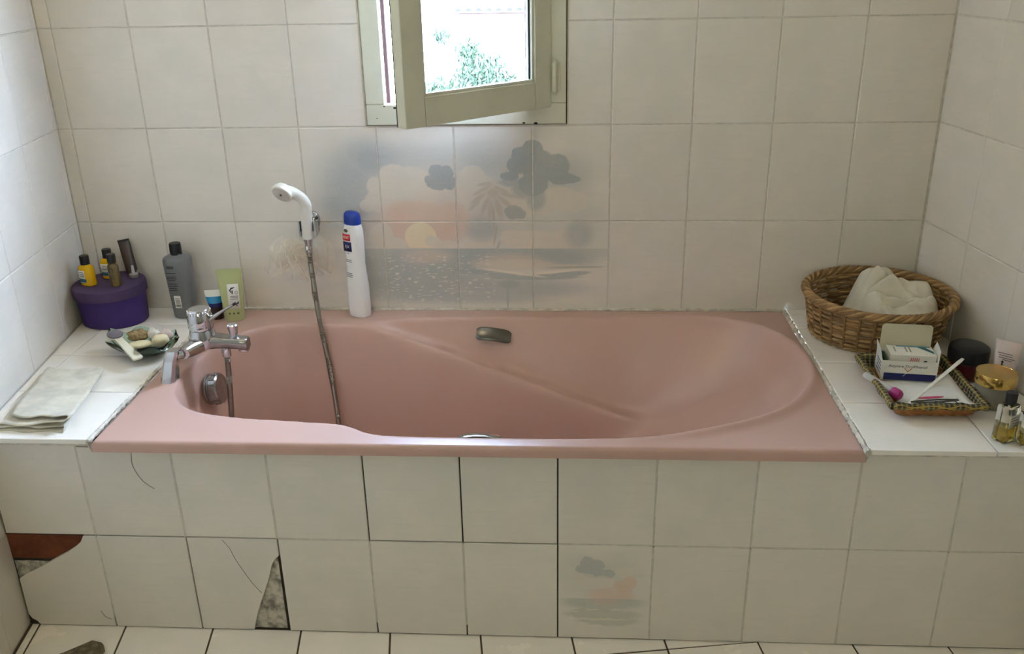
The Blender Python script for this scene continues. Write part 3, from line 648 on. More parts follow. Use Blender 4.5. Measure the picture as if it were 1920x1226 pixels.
# unseen ceiling lamp added to brighten floor, ledges and right wall
lamp = thing('fill_lamp', 'added round ceiling lamp, unseen fill light before the bathtub', 'lamp', (-.50,-1.05,HC+.018))
MB().lathe([(.0005,0),(.13,0),(.135,-.012),(.12,-.03),(.0005,-.03)], 36).build('fill_lamp_base', white_pl, lamp)
glow = bpy.data.materials.new('fill_lamp_glow'); t = NT(glow); t.b.inputs['Base Color'].default_value = (.9,.86,.8,1)
t.b.inputs['Emission Color'].default_value = (1.,.86,.60,1); t.b.inputs['Emission Strength'].default_value = .21
MB().lathe([(.118,-.028),(.150,-.045),(.158,-.075),(.145,-.105),(.10,-.130),(.05,-.140),(.0005,-.142)], 36).build('fill_lamp_shade', glow, lamp)

# ------------------------------------------------------------------ outdoors, one floor below
ground = MB().box((-1, 14, -3.3), (60, 27, .2)).build('ground', M('pale_ground',(212,206,192),.9,var=.1,scale=.5)); struct(ground, 'pale yard below the window')
wall_cream = M('cream_render', (238, 222, 196), .9, var=.04, scale=2)
rooft = M('roof_tile', (66, 46, 40), .85, var=.3, scale=6)
shade_m = M('eave_dark', (120, 90, 74), .9, var=.2)
house = thing('house', 'low pale house with tiled eave seen through the window', 'building', (-2.06, 16.6, -3.2))
MB().box((4.1, 3.3, 1.63), (8.0, 6.0, 3.26)).build('wall', wall_cream, house)
MB().box((4.0, .12, 3.40), (8.2, .40, .115), bev=.01).build('fascia', M('peach_fascia',(44,26,21),.8,var=.1), house)
pale_roof = M('pale_roof_tile', (150, 120, 105), .85, var=.15, scale=3); mouth_m = M('tile_mouth_shade', (24,20,19), .95, var=.2)  # one even pale roof colour, dark colour for the tile ends
roof = MB().loft([[(-.1,-.10,z0),(8.1,-.10,z0),(8.1,6.4,z0+1.6),(-.1,6.4,z0+1.6)] for z0 in (3.465, 3.49)]).build('roof', pale_roof, house, smooth=False)
for k in range(41):
    x = .0+.2*k
    rt = MB().loft([[(x+r*math.cos(q), y, z+r*math.sin(q)*.8) for q in [math.pi*m_/9 for m_ in range(10)]] for (y, z, r) in ((-.16,3.490,.088),(6.2,5.055,.075))]).build('roof_tile', pale_roof, roof)
    MB().loft([[(x+r*math.cos(q), y, 3.494+r*math.sin(q)*1.0) for q in [math.pi*m_/9 for m_ in range(10)]] for (y, r) in ((-.168,.066),(-.161,.066))]).build('tile_mouth_shade', mouth_m, roof)  # dark half-discs paint the shade inside the hollow tile ends
eave = MB().box((0, .29, 2.16), (6, .40, .08)).build('added_sky_blocker', M('sky_blocker_boards',(180,160,130),.8,var=.1)); struct(eave, 'added unseen eave above the bathroom window, blocks steep skylight')  # unseen eave added to cut steep skylight through the window
leaf_m = M('leaf_green', (36, 50, 28), .6, var=.3, scale=3)
bark = M('bark', (110, 90, 70), .9, var=.2)
tree = thing('tree', 'leafy green treetop seen through the window', 'tree', (-.62, 4.2, -3.2))
MB().tube(spline([(0,0,0),(.05,.03,1.5),(-.05,0,2.8),(.02,.02,3.7)], 5), [.09]*10+[.05]*6, 8).build('trunk', bark, tree)
lb = MB(); rg = random.Random(3)
clumps = [(-.10,0,3.62,.22,1100),(.12,-.05,3.78,.19,1500),(.02,0,3.95,.10,300),(-.16,0,4.06,.06,120),(.30,.05,3.64,.15,800),(-.28,.05,3.66,.11,300),(0,.1,3.3,.4,900)]
for (cx,cy,cz,r,n_) in clumps:
    for _ in range(n_):
        d = Vector((rg.gauss(0,1),rg.gauss(0,1),rg.gauss(0,1))).normalized()*r*rg.random()**.5
        p = Vector((cx,cy,cz))+d; s = rg.uniform(.016,.036)
        R_ = Euler((rg.uniform(0,6.3),rg.uniform(0,6.3),rg.uniform(0,6.3))).to_matrix()
        lb.add([tuple(p+R_@Vector(v)*s) for v in ((-1,0,0),(0,.35,.1),(1,0,0),(0,-.35,.1))], [(0,1,2,3)])
fo = lb.build('foliage', leaf_m, tree, smooth=False); fo['kind'] = 'stuff'

# ------------------------------------------------------------------ bath mixer
tap = thing('bath_mixer_tap', 'chrome bath mixer with ribbed knob standing on the tub rim', 'tap', (-.775,-.368,RIM))
tx, ty, tz = -.775, -.368, RIM
def leg(sy):
    rings = []
    for (x, y, z, hx, hy) in ((-.056,.088,0,.0175,.021),(-.055,.087,.006,.017,.0205),(-.046,.084,.050,.0150,.0165),(-.040,.083,.066,.0150,.0160),(-.038,.082,.074,.0130,.0135)):
        rings.append([(x+hx*a, sy*y+hy*b, z) for a, b in ((-1,-.6),(-.6,-1),(.6,-1),(1,-.6),(1,.6),(.6,1),(-.6,1),(-1,.6))])
    o = MB().loft(rings).build('leg', chrome, tap, sharp=25)
    d = Vector((-.010-(-.036), sy*(.052-.083), -.002))
    MB().tube([(-.036, sy*.082, .058), (-.026, sy*.070, .058)], .0115, 14).build('coupling_nut', chrome, tap)
leg(-1); leg(1)
rings = []
for t_ in np.linspace(0, 1, 13):      # bowed cross body from leg to leg
    s_ = -1+2*t_; y = s_*.072; x = -.022*abs(s_)**1.3; r = .0235-.008*abs(s_)**1.5; z = .060
    rings.append([(x+r*math.cos(q), y, z+r*.92*math.sin(q)) for q in [2*math.pi*k/18 for k in range(18)]])
MB().loft(rings).build('cross_body', chrome, tap)
MB().lathe([(.031,.050),(.0335,.060),(.032,.078),(.0285,.090),(.0275,.094)], 32).build('hub', chrome, tap)
kn = MB().lathe([(.0270,.094),(.0295,.096),(.0300,.104),(.0295,.106),(.0300,.108),(.0290,.126),(.0270,.132),(.0262,.140),(.0225,.1445),(.0005,.146)], 36).build('temperature_knob', chrome, tap)
for k in range(22):
    q = 2*math.pi*k/22
    MB().box((.0258*math.cos(q), .0258*math.sin(q), .1365), (.0036,.0030,.0105), mat=Matrix.Rotation(q,3,'Z'), bev=.0011).build('knob_rib', chrome, kn)
rings = []
for (x, w_, h_, z) in ((.012,.024,.019,.062),(.035,.021,.0165,.062),(.060,.0185,.0150,.0605),(.085,.0180,.0150,.0585),(.104,.0175,.0160,.0565),(.1085,.0150,.0140,.0560)):
    rings.append([(x, w_*math.copysign(abs(math.cos(q))**.7, math.cos(q)), z+h_*math.copysign(abs(math.sin(q))**.7, math.sin(q))) for q in [2*math.pi*k/20 for k in range(20)]])
sp = MB().loft(rings).build('spout', chrome_dull, tap)
MB().lathe([(.0105,.0385),(.0125,.040),(.0125,.048),(.0005,.049)], 18, (.096,0,-.002)).build('aerator', chrome, sp)
MB().lathe([(.009,.072),(.0095,.080),(.0125,.096),(.0130,.103),(.0105,.1055),(.0005,.1060)], 20, (.076,0,0)).build('diverter_knob', chrome, tap)
lv = MB().tube([(.022,-.004,.116),(.040,-.004,.128),(.066,-.004,.144),(.088,-.004,.1565)], [.0075,.0050,.0030,.0026], 10).build('lever', chrome_dull, tap)
MB().tube([(.0865,-.004,.1555),(.0935,-.004,.1595)], .0033, 10).build('lever_tip', black_pl, lv)
MB().lathe([(.0095,.020),(.0110,.021),(.0110,.040),(.0095,.046)], 16, (.050,.004,0)).build('hose_outlet', chrome, tap)

# ------------------------------------------------------------------ hand shower, holder, hose
holder = thing('shower_holder', 'chrome forked wall bracket holding the hand shower', 'bracket', (-.583,-.001,.748))
MB().lathe([(.0005,.006),(.016,.006),(.0195,.003),(.0205,0)], 28, sx=.8, sy=1.25, mat=Matrix.Rotation(math.radians(90),3,'X')).build('wall_plate', chrome, holder)
MB().tube([(0,-.004,-.002),(0,-.030,-.006)], [.010,.009], 14).build('bracket_arm', chrome, holder)
for sx in (-1, 1):
    rings = []
    for y, z0, z1 in ((-.030,-.022,.010),(-.052,-.026,.012),(-.068,-.026,.016)):
        rings.append([(sx*.0185-sx*.0*y-.002,y,z0),(sx*.0225-.002,y,z0),(sx*.0225-.002,y,z1),(sx*.0185-.002,y,z1)])
    MB().loft(rings).build('fork_prong', chrome, holder, sharp=25, fix=True)
MB().box((-.002,-.033,-.006),(.045,.008,.030),bev=.002).build('fork_yoke', chrome, holder)
hs = thing('hand_shower', 'white hand shower with curved handle hung on the tiled wall', 'shower head', (-.588,-.060,.716))
path = [(0,0,0),(.001,-.002,.022),(.003,-.004,.050),(.006,-.007,.072),(.008,-.010,.090),(.003,-.017,.108),(-.009,-.024,.122),(-.022,-.029,.130),(-.034,-.032,.133)]
pp = spline(path, 4); rs = np.interp(np.linspace(0,1,len(pp)), [0,.3,.5,.75,1], [.0128,.0142,.0138,.0140,.0165]).tolist()
MB().tube(pp, rs, 18).build('handle', white_pl, hs)
nrm = Vector((-.30,-.78,-.55)).normalized(); rotq = nrm.to_track_quat('Z','Y').to_matrix(); hc = Vector((-.041,-.036,.132))
MB().lathe([(.0005,-.020),(.012,-.0185),(.021,-.013),(.0265,-.004),(.0285,.004),(.0280,.0075),(.0262,.009)], 36, hc, mat=rotq).build('head', white_pl, hs)
fp = MB().lathe([(.0262,.0088),(.0250,.0078),(.0235,.0096),(.0005,.0104)], 36, hc, mat=rotq).build('spray_face', M('grey_white_plastic',(205,200,190),.4,var=.04), hs)
MB().lathe([(.0030,.0100),(.0028,.0112),(.0005,.0114)], 12, hc, mat=rotq).build('centre_screw', black_pl, fp)
MB().lathe([(.0075,-.030),(.0088,-.028),(.0092,-.014),(.0108,-.004),(.0112,.001)], 20).build('hose_nut', chrome, hs)
hose = thing('shower_hose', 'flexible metal shower hose looping from mixer through tub to handset', 'hose', (-.60,-.30,.10))
hp = [(-.725,-.364,.520),(-.727,-.364,.470),(-.731,-.367,.400),(-.735,-.372,.320),(-.735,-.378,.230),(-.725,-.385,.150),(-.690,-.385,.104),(-.630,-.375,.0965),(-.570,-.340,.0965),(-.535,-.290,.098),(-.519,-.240,.120),(-.515,-.210,.180),(-.518,-.196,.245),(-.5295,-.170,.330),(-.547,-.140,.425),(-.563,-.118,.507),(-.575,-.092,.588),(-.584,-.072,.650),(-.588,-.061,.688)]
hpp = rough_line(spline([(a+.60,b+.30,c-.10) for a,b,c in hp], 10), .0018)
MB().tube(hpp, [.0066+(.0007 if k % 2 else -.0006) for k in range(len(hpp))], 9).build('braided_tube', steel_hose, hose, sharp=70)
MB().lathe([(.0078,-.018),(.0092,-.016),(.0096,.004),(.0085,.006)], 18, (-.588+.60,-.061+.30,.690-.10)).build('hose_collar', chrome, hose)

# ------------------------------------------------------------------ bath pouf
net = bpy.data.materials.new('nylon_net'); t = NT(net)
t.b.inputs['Base Color'].default_value = rgba((246,236,216)); t.b.inputs['Roughness'].default_value = .7; t.b.inputs['Subsurface Weight'].default_value = 0.
mp = t.new('ShaderNodeMapping'); t.l.new(t.obj(), mp.inputs[0]); mp.inputs['Scale'].default_value = (1,1,1)
lw = t.new('ShaderNodeLayerWeight'); lw.inputs[0].default_value = .35
nz = t.noise(t.obj(), 60, 3)
t.l.new(t.math('MULTIPLY_ADD', lw.outputs['Facing'], .42, t.math('MULTIPLY', nz, .22)), t.b.inputs['Alpha'])
pouf = thing('bath_pouf', 'limp cream nylon net pouf hanging behind the shower hose', 'bath pouf', (-.610,-.022,.690))
rp = random.Random(11)
for (dx, dz, w_, ln, cy) in ((-.105,-.085,.030,.100,0),(-.085,-.060,.028,.085,.006),(-.060,-.085,.026,.095,-.006),(-.035,-.10,.022,.10,.0),(-.015,-.085,.022,.08,-.010),(.030,-.045,.022,.065,-.008),(.055,-.050,.028,.075,.004),(.075,-.075,.032,.095,.0),(.045,-.090,.028,.095,.006),(.010,-.105,.024,.10,.004),(-.045,-.035,.022,.06,-.012)):
    rows = []
    for i in range(13):
        t_ = i/12; px, pz = dx*t_, dz*t_*(.4+.6*t_)+.01*math.sin(t_*3)
        wd = 1.35*w_*math.sin(math.pi*min(1, t_*.80+.12))**.8; ax = Vector((dz, 0, -dx)).normalized() if True else None
        row = []
        for j in range(9):
            s_ = -1+j/4; yy = cy-.010-.018*math.sin(math.pi*t_)*(1-s_*s_)+.004*math.sin(s_*5+t_*9+dx*90)
            q = Vector((px, yy, pz))+ax*wd*s_; row.append((q.x, max(-.055, min(.016, q.y)), q.z))
        rows.append(row)
    MB().sheet(rows).build('petal', net, pouf, sharp=180)
MB().tube(spline([(.018,-.020,.045),(.020,-.022,.0),(.015,-.020,-.06),(.012,-.018,-.14),(.020,-.017,-.175)], 5), .0012, 6).build('cord', M('cream_cord',(170,150,120),.8,var=.1), pouf)
# ------------------------------------------------------------------ things on the left ledge
ZL = LED+.0004
purple = M('purple_card', (58, 36, 102), .62, var=.12, scale=14, bump=.15, bscale=80)
purple_lid = M('purple_lid', (68, 50, 84), .7, var=.12, scale=14, bump=.15, bscale=80)
pb = thing('oval_box', 'purple oval box with lid in the left corner', 'box', (-1.125,-.100,ZL))
def oval(a, b, z, cx=0, cy=0, n=44): return [(cx+a*math.cos(q), cy+b*math.sin(q), z) for q in [2*math.pi*k/n for k in range(n)]]
MB().loft([oval(.082,.070,0,-.004,.006),oval(.0855,.074,.003,-.004,.006),oval(.089,.086,.098,-.001,.001)]).build('body', purple, pb)
MB().loft([oval(.0895,.0865,.084,-.001,.001),oval(.0925,.0915,.084,-.001,0),oval(.0930,.0935,.106,-.001,-.001),oval(.0915,.0920,.1105,-.001,-.001),oval(.086,.086,.1115,-.001,-.001)]).build('lid', purple_lid, pb)
PZ = ZL+.1120
def label_plate(par, loc, w_, h_, mat, rz=0, name='label', tilt=0., curve=0.):
    rows = []
    for j in range(3):
        rows.append([(w_*(-.5+i/8), curve*((-.5+i/8)*2)**2, h_*(-.5+j/2)) for i in range(9)])
    o = MB().sheet(rows).build(name, mat, par, loc=loc, rot=(tilt,0,rz)); solidify(o, .0004, 0); return o
lab_white = M('label_paper', (226,222,212), .6, var=.04)
lab_teal = M('label_teal', (60,110,122), .5, var=.1)
ink = M('print_ink', (40,40,44), .6, var=.1)
yellow = M('yellow_liquid_plastic', (226,176,14), .25, var=.06, coat=.3)
def yellow_bottle(loc, rz, label):
    o = thing('mini_bottle', label, 'bottle', loc, rz, 'yellow bottles on the purple box')
    def rr_(a,b,z): return [(a*math.copysign(abs(math.cos(q))**.7,math.cos(q)), b*math.copysign(abs(math.sin(q))**.7,math.sin(q)), z) for q in [2*math.pi*k/28 for k in range(28)]]
    MB().loft([rr_(.019,.0125,0),rr_(.021,.0142,.002),rr_(.021,.0142,.046),rr_(.0185,.0125,.052),rr_(.010,.009,.055),rr_(.0088,.0085,.058)]).build('bottle_body', yellow, o)
    MB().lathe([(.0095,.0565),(.0118,.0570),(.0118,.0785),(.0110,.0800),(.0005,.0802)], 26).build('cap', black_pl, o)
    l = label_plate(o, (-.003,-.0149,.025), .026, .034, lab_white, curve=.002)
    label_plate(l, (0,-.0006,-.0095), .024, .009, lab_teal, name='label_band', curve=.002)
    for k in range(3): MB().box((0,-.0004,.012-.005*k), (.016,.0003,.0014)).build('print_line', ink, l)
    return o
yellow_bottle((-1.168,-.122,PZ), math.radians(-22), 'yellow mini bottle nearest the left wall on purple box')
yellow_bottle((-1.135,-.066,PZ), math.radians(-8), 'yellow mini bottle half hidden behind the clear one')
amber = M('amber_liquid', (150,132,92), .08, var=.04, trans=.55, ior=1.4)
cb_ = thing('mini_bottle', 'clear mini bottle of tan liquid with black cap on purple box', 'bottle', (-1.092,-.128,PZ))
MB().lathe([(.0005,0),(.0125,0),(.0140,.002),(.0140,.052),(.0120,.058),(.0085,.061),(.0082,.064)], 28).build('bottle_body', amber, cb_)
MB().lathe([(.0095,.0625),(.0112,.0635),(.0112,.0845),(.0100,.0865),(.0005,.0868)], 24).build('cap', black_pl, cb_)
ring_ = MB(); ring_.tube([(.0058*math.cos(q), -.0143, .044+.0072*math.sin(q)) for q in [math.radians(a) for a in range(-50, 231, 20)]], .0009, 6); ring_.build('logo_arch', ink, cb_)
for k in range(3): MB().box((0,-.0142,.031-.004*k), (.013,.0004,.0012)).build('print_line', ink, cb_)
brown_f = M('brown_foil', (70,54,50), .35, var=.2, scale=30, coat=.2)
tu = thing('cosmetic_tube', 'flat dark brown tube leaning at the back of purple box', 'tube', (-1.090,-.036,PZ), math.radians(6))
tu.rotation_euler = (math.radians(-10), math.radians(-9), math.radians(8))
MB().loft([[(a*math.cos(q), b*math.sin(q), z) for q in [2*math.pi*k/20 for k in range(20)]] for (a,b,z) in ((.0125,.008,.004),(.0150,.008,.012),(.0155,.005,.055),(.0155,.0018,.084),(.0155,.0012,.090))]).build('tube_body', brown_f, tu)
MB().box((0,0,.0925),(.031,.0016,.006)).build('crimp', black_pl, tu)
MB().box((.0150,-.001,.048),(.0016,.006,.078)).build('side_seam', black_pl, tu)
silver = M('silver_plastic', (190,188,190), .3, metal=.6, var=.06)
sv = thing('nozzle_cap', 'small silver cap with a thin nozzle on purple box', 'cap', (-1.074,-.062,PZ))
MB().lathe([(.0005,0),(.0105,0),(.0115,.001),(.0115,.009),(.0100,.0105),(.0050,.011)], 24).build('cap_base', silver, sv)
MB().lathe([(.0048,.0108),(.0042,.012),(.0034,.030),(.0030,.0325),(.0005,.033)], 16).build('nozzle', silver, sv)
greyb = M('grey_plastic', (112,113,113), .3, var=.04, coat=.2)
gb = thing('shampoo_bottle', 'tall dark grey shampoo bottle with black cap by back wall', 'bottle', (-.948,-.060,ZL), math.radians(4))
def se(a,b,z,e=2.6,n=36,cx=0.): return [(cx+a*math.copysign(abs(math.cos(q))**(2/e),math.cos(q)), b*math.copysign(abs(math.sin(q))**(2/e),math.sin(q)), z) for q in [2*math.pi*k/n for k in range(n)]]
MB().loft([se(.026,.022,0),se(.029,.025,.003),se(.031,.026,.03),se(.036,.029,.12),se(.0375,.0295,.160),se(.0355,.028,.168),se(.026,.022,.1735),se(.015,.015,.1765),se(.0145,.0145,.180)]).build('bottle_body', greyb, gb)
MB().lathe([(.0145,.1755),(.0158,.1765),(.0152,.2040),(.0140,.2070),(.0005,.2075)], 28).build('cap', black_pl, gb)
dgrey = M('dark_grey_print', (62,62,62), .5, var=.1)
l = label_plate(gb, (-.006,-.0283,.050), .018, .036, lab_white, rz=math.radians(-6), name='barcode_label', tilt=math.radians(3))
for k in range(7): MB().box((0,-.0004,.010-.0038*k), (.013,.0003,.0016)).build('barcode_bar', dgrey, l)
for k, (z, w_) in enumerate(((.150,.020),(.146,.018),(.132,.026),(.122,.024),(.117,.026),(.112,.020),(.102,.024),(.096,.026),(.090,.020),(.084,.022))):
    MB().box((-.012,-.0305+.00002*(150-z*1000)*.6,z), (w_,.0004,.0019 if k > 1 else .003), mat=Matrix.Rotation(math.radians(-4),3,'Z')).build('print_line', dgrey, gb)
green = M('pale_green_tube', (182,188,132), .35, var=.04, coat=.2)
gt = thing('cream_tube', 'pale green tube with leaf print standing upside down on tub rim', 'tube', (-.806,-.078,RIM+.0006), math.radians(10))
MB().loft([[(a*math.cos(q), b*math.sin(q), z) for q in [2*math.pi*k/30 for k in range(30)]] for (a,b,z) in ((.0260,.0190,0),(.0275,.0200,.002),(.0275,.0195,.030),(.0300,.0130,.080),(.0325,.0050,.122),(.0335,.0020,.134),(.0335,.0016,.142))]).build('tube_body', green, gt)
pl_ = label_plate(gt, (.007,-.0172,.071), .030, .066, lab_white, tilt=math.radians(-9), name='label', curve=.0022)
for (x, z, a, s) in ((-.005,.020,.5,1),(-.007,.014,-.5,1),(.000,.022,1.1,1),(-.002,.011,.1,1.1),(.008,-.020,.6,.8),(.006,-.024,-.5,.8),(.011,-.018,.2,.8)):
    MB().lathe([(.0001,0),(.0034*s,.00025),(.0001,.0005)], 12, (x,-.0002,z), sx=.45, sy=1.6, mat=Matrix.Rotation(a,3,'Y') @ Matrix.Rotation(math.radians(90),3,'X')).build('leaf_print', ink, pl_)
MB().tube([(.0085+.0034*math.cos(q), -.0006, .010+.0034*math.sin(q)) for q in [2*math.pi*k/16 for k in range(16)]], .0004, 5, closed=True).build('seal_print', ink, pl_)
for z in (.000,-.003,-.008): MB().box((.002,-.0004,z), (.020,.0003,.0010)).build('print_line', dgrey, pl_)
dgreen = M('dark_green_print', (92,104,50), .5, var=.1)
for k in range(3): MB().lathe([(.0001,0),(.0030,.0003),(.0001,.0006)], 12, (-.008+.011*k,-.0203+.0008*abs(k-1),.023), mat=Matrix.Rotation(math.radians(90),3,'X')).build('round_print', dgreen, gt)
bt = thing('toothpaste_tube', 'blue and white tube behind the mixer knob', 'tube', (-.857,-.072,RIM+.0006), math.radians(14))
bluet = M('blue_tube', (28,138,190), .3, var=.05, coat=.3); navy = M('navy_plastic', (24,28,92), .35, var=.08); maroon = M('dark_maroon', (48,22,18), .4, var=.1)
def fl(a,b,z): return [(a*math.cos(q), b*math.sin(q), z) for q in [2*math.pi*k/26 for k in range(26)]]
MB().loft([fl(.017,.015,0),fl(.018,.016,.002),fl(.017,.015,.034)]).build('cap', maroon, bt)
MB().loft([fl(.017,.015,.034),fl(.020,.013,.046)]).build('tube_shoulder', navy, bt)
MB().loft([fl(.0200,.013,.046),fl(.0235,.0075,.064)]).build('tube_body', bluet, bt)
MB().loft([fl(.0235,.0075,.064),fl(.0250,.0022,.076),fl(.0250,.0014,.081)]).build('crimp', white_pl, bt)

# glass dish and what lies in it
glass_g = M('green_glass', (196,226,208), .04, var=.05, trans=1., ior=1.45)
dish = thing('glass_dish', 'scalloped green glass dish on the left ledge', 'dish', (-.948,-.318,ZL), math.radians(-14))
def dishp(u, q, t_):
    sc = 1+.10*math.cos(6*q+.5)*u+.05*math.cos(11*q)*u; R_ = u*sc
    z = .0045+.036*u**2.6+.007*math.sin(6*q+1.8)*u**4+.012*max(0, math.cos(q))**3*u**4+.010*max(0, -math.cos(q))**3*u**4
    return ((.094*R_)*math.cos(q), (.060*R_)*math.sin(q), z-t_)
NQ = 72; us = [0.02,.2,.4,.55,.7,.8,.9,.96,1.]
rings = [[dishp(u, 2*math.pi*k/NQ, .0035 if u < .98 else .001) for k in range(NQ)] for u in us]+[[dishp(u, 2*math.pi*k/NQ, 0) for k in range(NQ)] for u in us[::-1]]
rings = [[(x, y, max(0, z)) for x, y, z in r_] for r_ in rings]
MB().loft(rings).build('bowl', glass_g, dish, sharp=60)
cream = M('cream_soap', (222,208,168), .45, var=.05, scale=30)
def pebble(name, label, loc, a, b, c, rz, mat, cat, seed, rx=0., bumpy=.06):
    from mathutils import noise
    o = thing(name, label, cat, loc, rz); mb = MB(); rings = []
    for i in range(13):
        ph = -math.pi/2+math.pi*i/12
        ring = []
        for k in range(22):
            q = 2*math.pi*k/22; v = Vector((math.cos(ph)*math.cos(q), math.cos(ph)*math.sin(q), math.sin(ph)))
            s_ = 1+bumpy*noise.noise(v*2.2+Vector((seed,0,0)))*2
            ring.append((v.x*a*s_, v.y*b*s_, (v.z+1)*c*s_))
        rings.append(ring)
    m_ = mb.loft(rings).build('piece', mat, o, sharp=180); m_.rotation_euler = (rx, 0, 0); return o
sponge_m = M('brown_sponge', (146,124,86), .95, var=.4, scale=160, bump=1., bscale=260)
pebble('natural_sponge', 'rough brown lump of sponge in the glass dish', (-.968,-.300,ZL+.030), .026,.020,.013, .2, sponge_m, 'sponge', 4, 0, .16)
pebble('soap_bar', 'flat cream soap lying low in the middle of glass dish', (-.948,-.338,ZL+.026), .030,.018,.009, .15, cream, 'soap', 1)
pebble('soap_bar', 'cream soap standing at the right side of glass dish', (-.902,-.325,ZL+.026), .021,.014,.017, .5, cream, 'soap', 2, .35)
shell_m = M('shell_white', (214,208,194), .3, var=.08, scale=30)
pebble('sea_shell', 'pale rounded shell at the back of glass dish beside sponge', (-.930,-.296,ZL+.026), .015,.012,.017, .1, shell_m, 'shell', 7, 0, .1)
pebble('sea_shell', 'pinkish shell behind the right-hand soap in glass dish', (-.896,-.300,ZL+.027), .015,.012,.017, .4, M('shell_pink',(206,188,180),.3,var=.1,scale=30), 'shell', 9, 0, .1)
ff = thing('foot_file', 'cream handled foot file with grey oval pad across the glass dish', 'foot file', (-1.018,-.318,ZL+.046), math.radians(-41))
ff.rotation_euler = (0, math.radians(9), math.radians(-43))
P2 = [(-.021*math.cos(q), .019*math.sin(q)) for q in [math.radians(a) for a in range(-65, 66, 10)]]
outl = [( .018,-.0095),(.060,-.0095),(.105,-.0115),(.128,-.0125),(.132,-.009),(.132,.009),(.128,.0125),(.105,.0115),(.060,.0095),(.018,.0095)]
outl = outl+[(x, y) for x, y in [(.021*math.cos(math.radians(a)), .019*math.sin(math.radians(a))) for a in range(40, 321, 14)]]
MB().loft([[(x*.985, y*.96, 0) for x, y in outl],[(x, y, .0018) for x, y in outl],[(x, y, .0046) for x, y in outl],[(x*.985, y*.95, .006) for x, y in outl]]).build('handle', M('cream_plastic',(216,210,186),.4,var=.03), ff)
MB().lathe([(.0185,.0055),(.0192,.007),(.0188,.0095),(.0170,.0105),(.0005,.0107)], 30, (0,0,0), sx=1.05, sy=.95).build('abrasive_pad', M('grey_pumice',(118,112,116),.9,var=.15,scale=200,bump=.5,bscale=400), ff)

# folded wash cloth
terry = M('grey_terry', (202,194,172), .95, var=.14, scale=26, bump=.7, bscale=700, sheen=.3)
from mathutils import noise as _ns
wc = thing('wash_cloth', 'folded worn beige wash cloth on the left ledge', 'cloth', (-1.03,-.57,ZL))
prof = []
x0_, x1_ = -.072, .068
for k in range(15): prof.append((x0_-.006+(x1_-x0_)*k/14, .0012))
for k in range(1, 6): q = -math.pi/2+math.pi*k/6; prof.append((x1_+.0035*math.cos(q), .0044+.0032*math.sin(q)))
for k in range(15): prof.append((x1_-(x1_-x0_-.004)*k/14, .0080))
for k in range(1, 4): q = -math.pi/2-math.pi*k/4; prof.append((x0_+.004+.002*math.cos(q), .0100+.002*math.sin(q)))
for k in range(15): prof.append((x0_+.006+(x1_-x0_-.002)*k/14, .0122))
for k in range(1, 6): q = -math.pi/2+math.pi*k/6; prof.append((x1_+.004+.0060*math.cos(q), .0165+.0042*math.sin(q)))
for k in range(17): prof.append((x1_+.004-(x1_-x0_-.008)*k/16, .0208))
rows = []; NT_ = 34; NP = len(prof)
for i in range(NT_):
    t_ = i/(NT_-1); row = []
    for k, (px, pz) in enumerate(prof):
        lay = k/(NP-1); yf = -.140+.030*max(0, lay-.6)/.4+.004*math.sin(k*.7)+(.006 if .25 < lay < .6 else 0)
        yb = .132-.006*math.sin(k*.4); y = yf+(yb-yf)*t_
        lift = .010*max(0, 1-t_*4.5)*max(0, min(1, (px+.01)/.07))*(pz > .011)
        x = px+(.006-.048*t_)*1.0+.030*(1-t_)*(-1)*0+.006*_ns.noise(Vector((y*14, lay*3, 1)))
        z = max(.0008, pz*(1-.22*t_)+.0022*_ns.noise(Vector((px*38, y*38, 2)))*(pz > .005)+lift)
        row.append((x, y, z))
    rows.append(row)
o = MB().sheet(rows).build('cloth_folds', terry, wc, sharp=180); solidify(o, .0022, 0)

# white bottle on the back rim
wb = thing('shower_gel_bottle', 'tall white waisted bottle with blue cap on the back rim', 'bottle', (-.470,-.042,RIM+.0006), math.radians(-30))
whiteb = M('glossy_white_bottle', (238,237,233), .25, var=.015, coat=.3); bluecap = M('blue_cap', (22,58,150), .3, var=.06, coat=.2)
pts_ = [(0,.029,.0215,0),(.003,.0305,.023,0),(.03,.0315,.0235,0),(.09,.0310,.0225,0),(.125,.0285,.0190,.001),(.150,.0268,.0170,.001),(.175,.0275,.0190,0),(.215,.0285,.0200,0),(.240,.0275,.0190,0),(.252,.0245,.0170,0),(.256,.0225,.0160,0)]
MB().loft([se(a,b,z,2.5,40) for z,a,b,_ in pts_]).build('bottle_body', whiteb, wb)
MB().loft([se(.0235,.0170,.2555,2.5,40),se(.0240,.0175,.258,2.5,40),se(.0230,.0170,.275,2.5,40),se(.0210,.0155,.283,2.5,40,-.001),se(.0150,.0110,.2875,2.5,40,-.003),se(.002,.002,.2885,2.5,40,-.004)]).build('cap', bluecap, wb)
redp = M('red_print', (206,46,46), .45, var=.05)
def wlab(zc, h_, mat, xo, w_, name):
    return label_plate(wb, (xo,-.0208,zc), w_, h_, mat, name=name, curve=.0012)
MB().lathe([(.0001,0),(.0062,.0004),(.0001,.0008)], 16, (-.008,-.0196,.240), sx=1.1, sy=.8, mat=Matrix.Rotation(math.radians(90),3,'X')).build('oval_emblem', M('olive_print',(96,96,76),.5,var=.1), wb)
l1 = wlab(.222,.018,redp,-.008,.026,'red_label'); text('ENT', .0105, white_pl, l1, (.001,-.0012,0))
l2 = wlab(.197,.026,navy,-.007,.028,'blue_label'); text('EX', .0125, white_pl, l2, (.002,-.0012,0))
l3 = wlab(.076,.012,navy,-.006,.026,'blue_band')
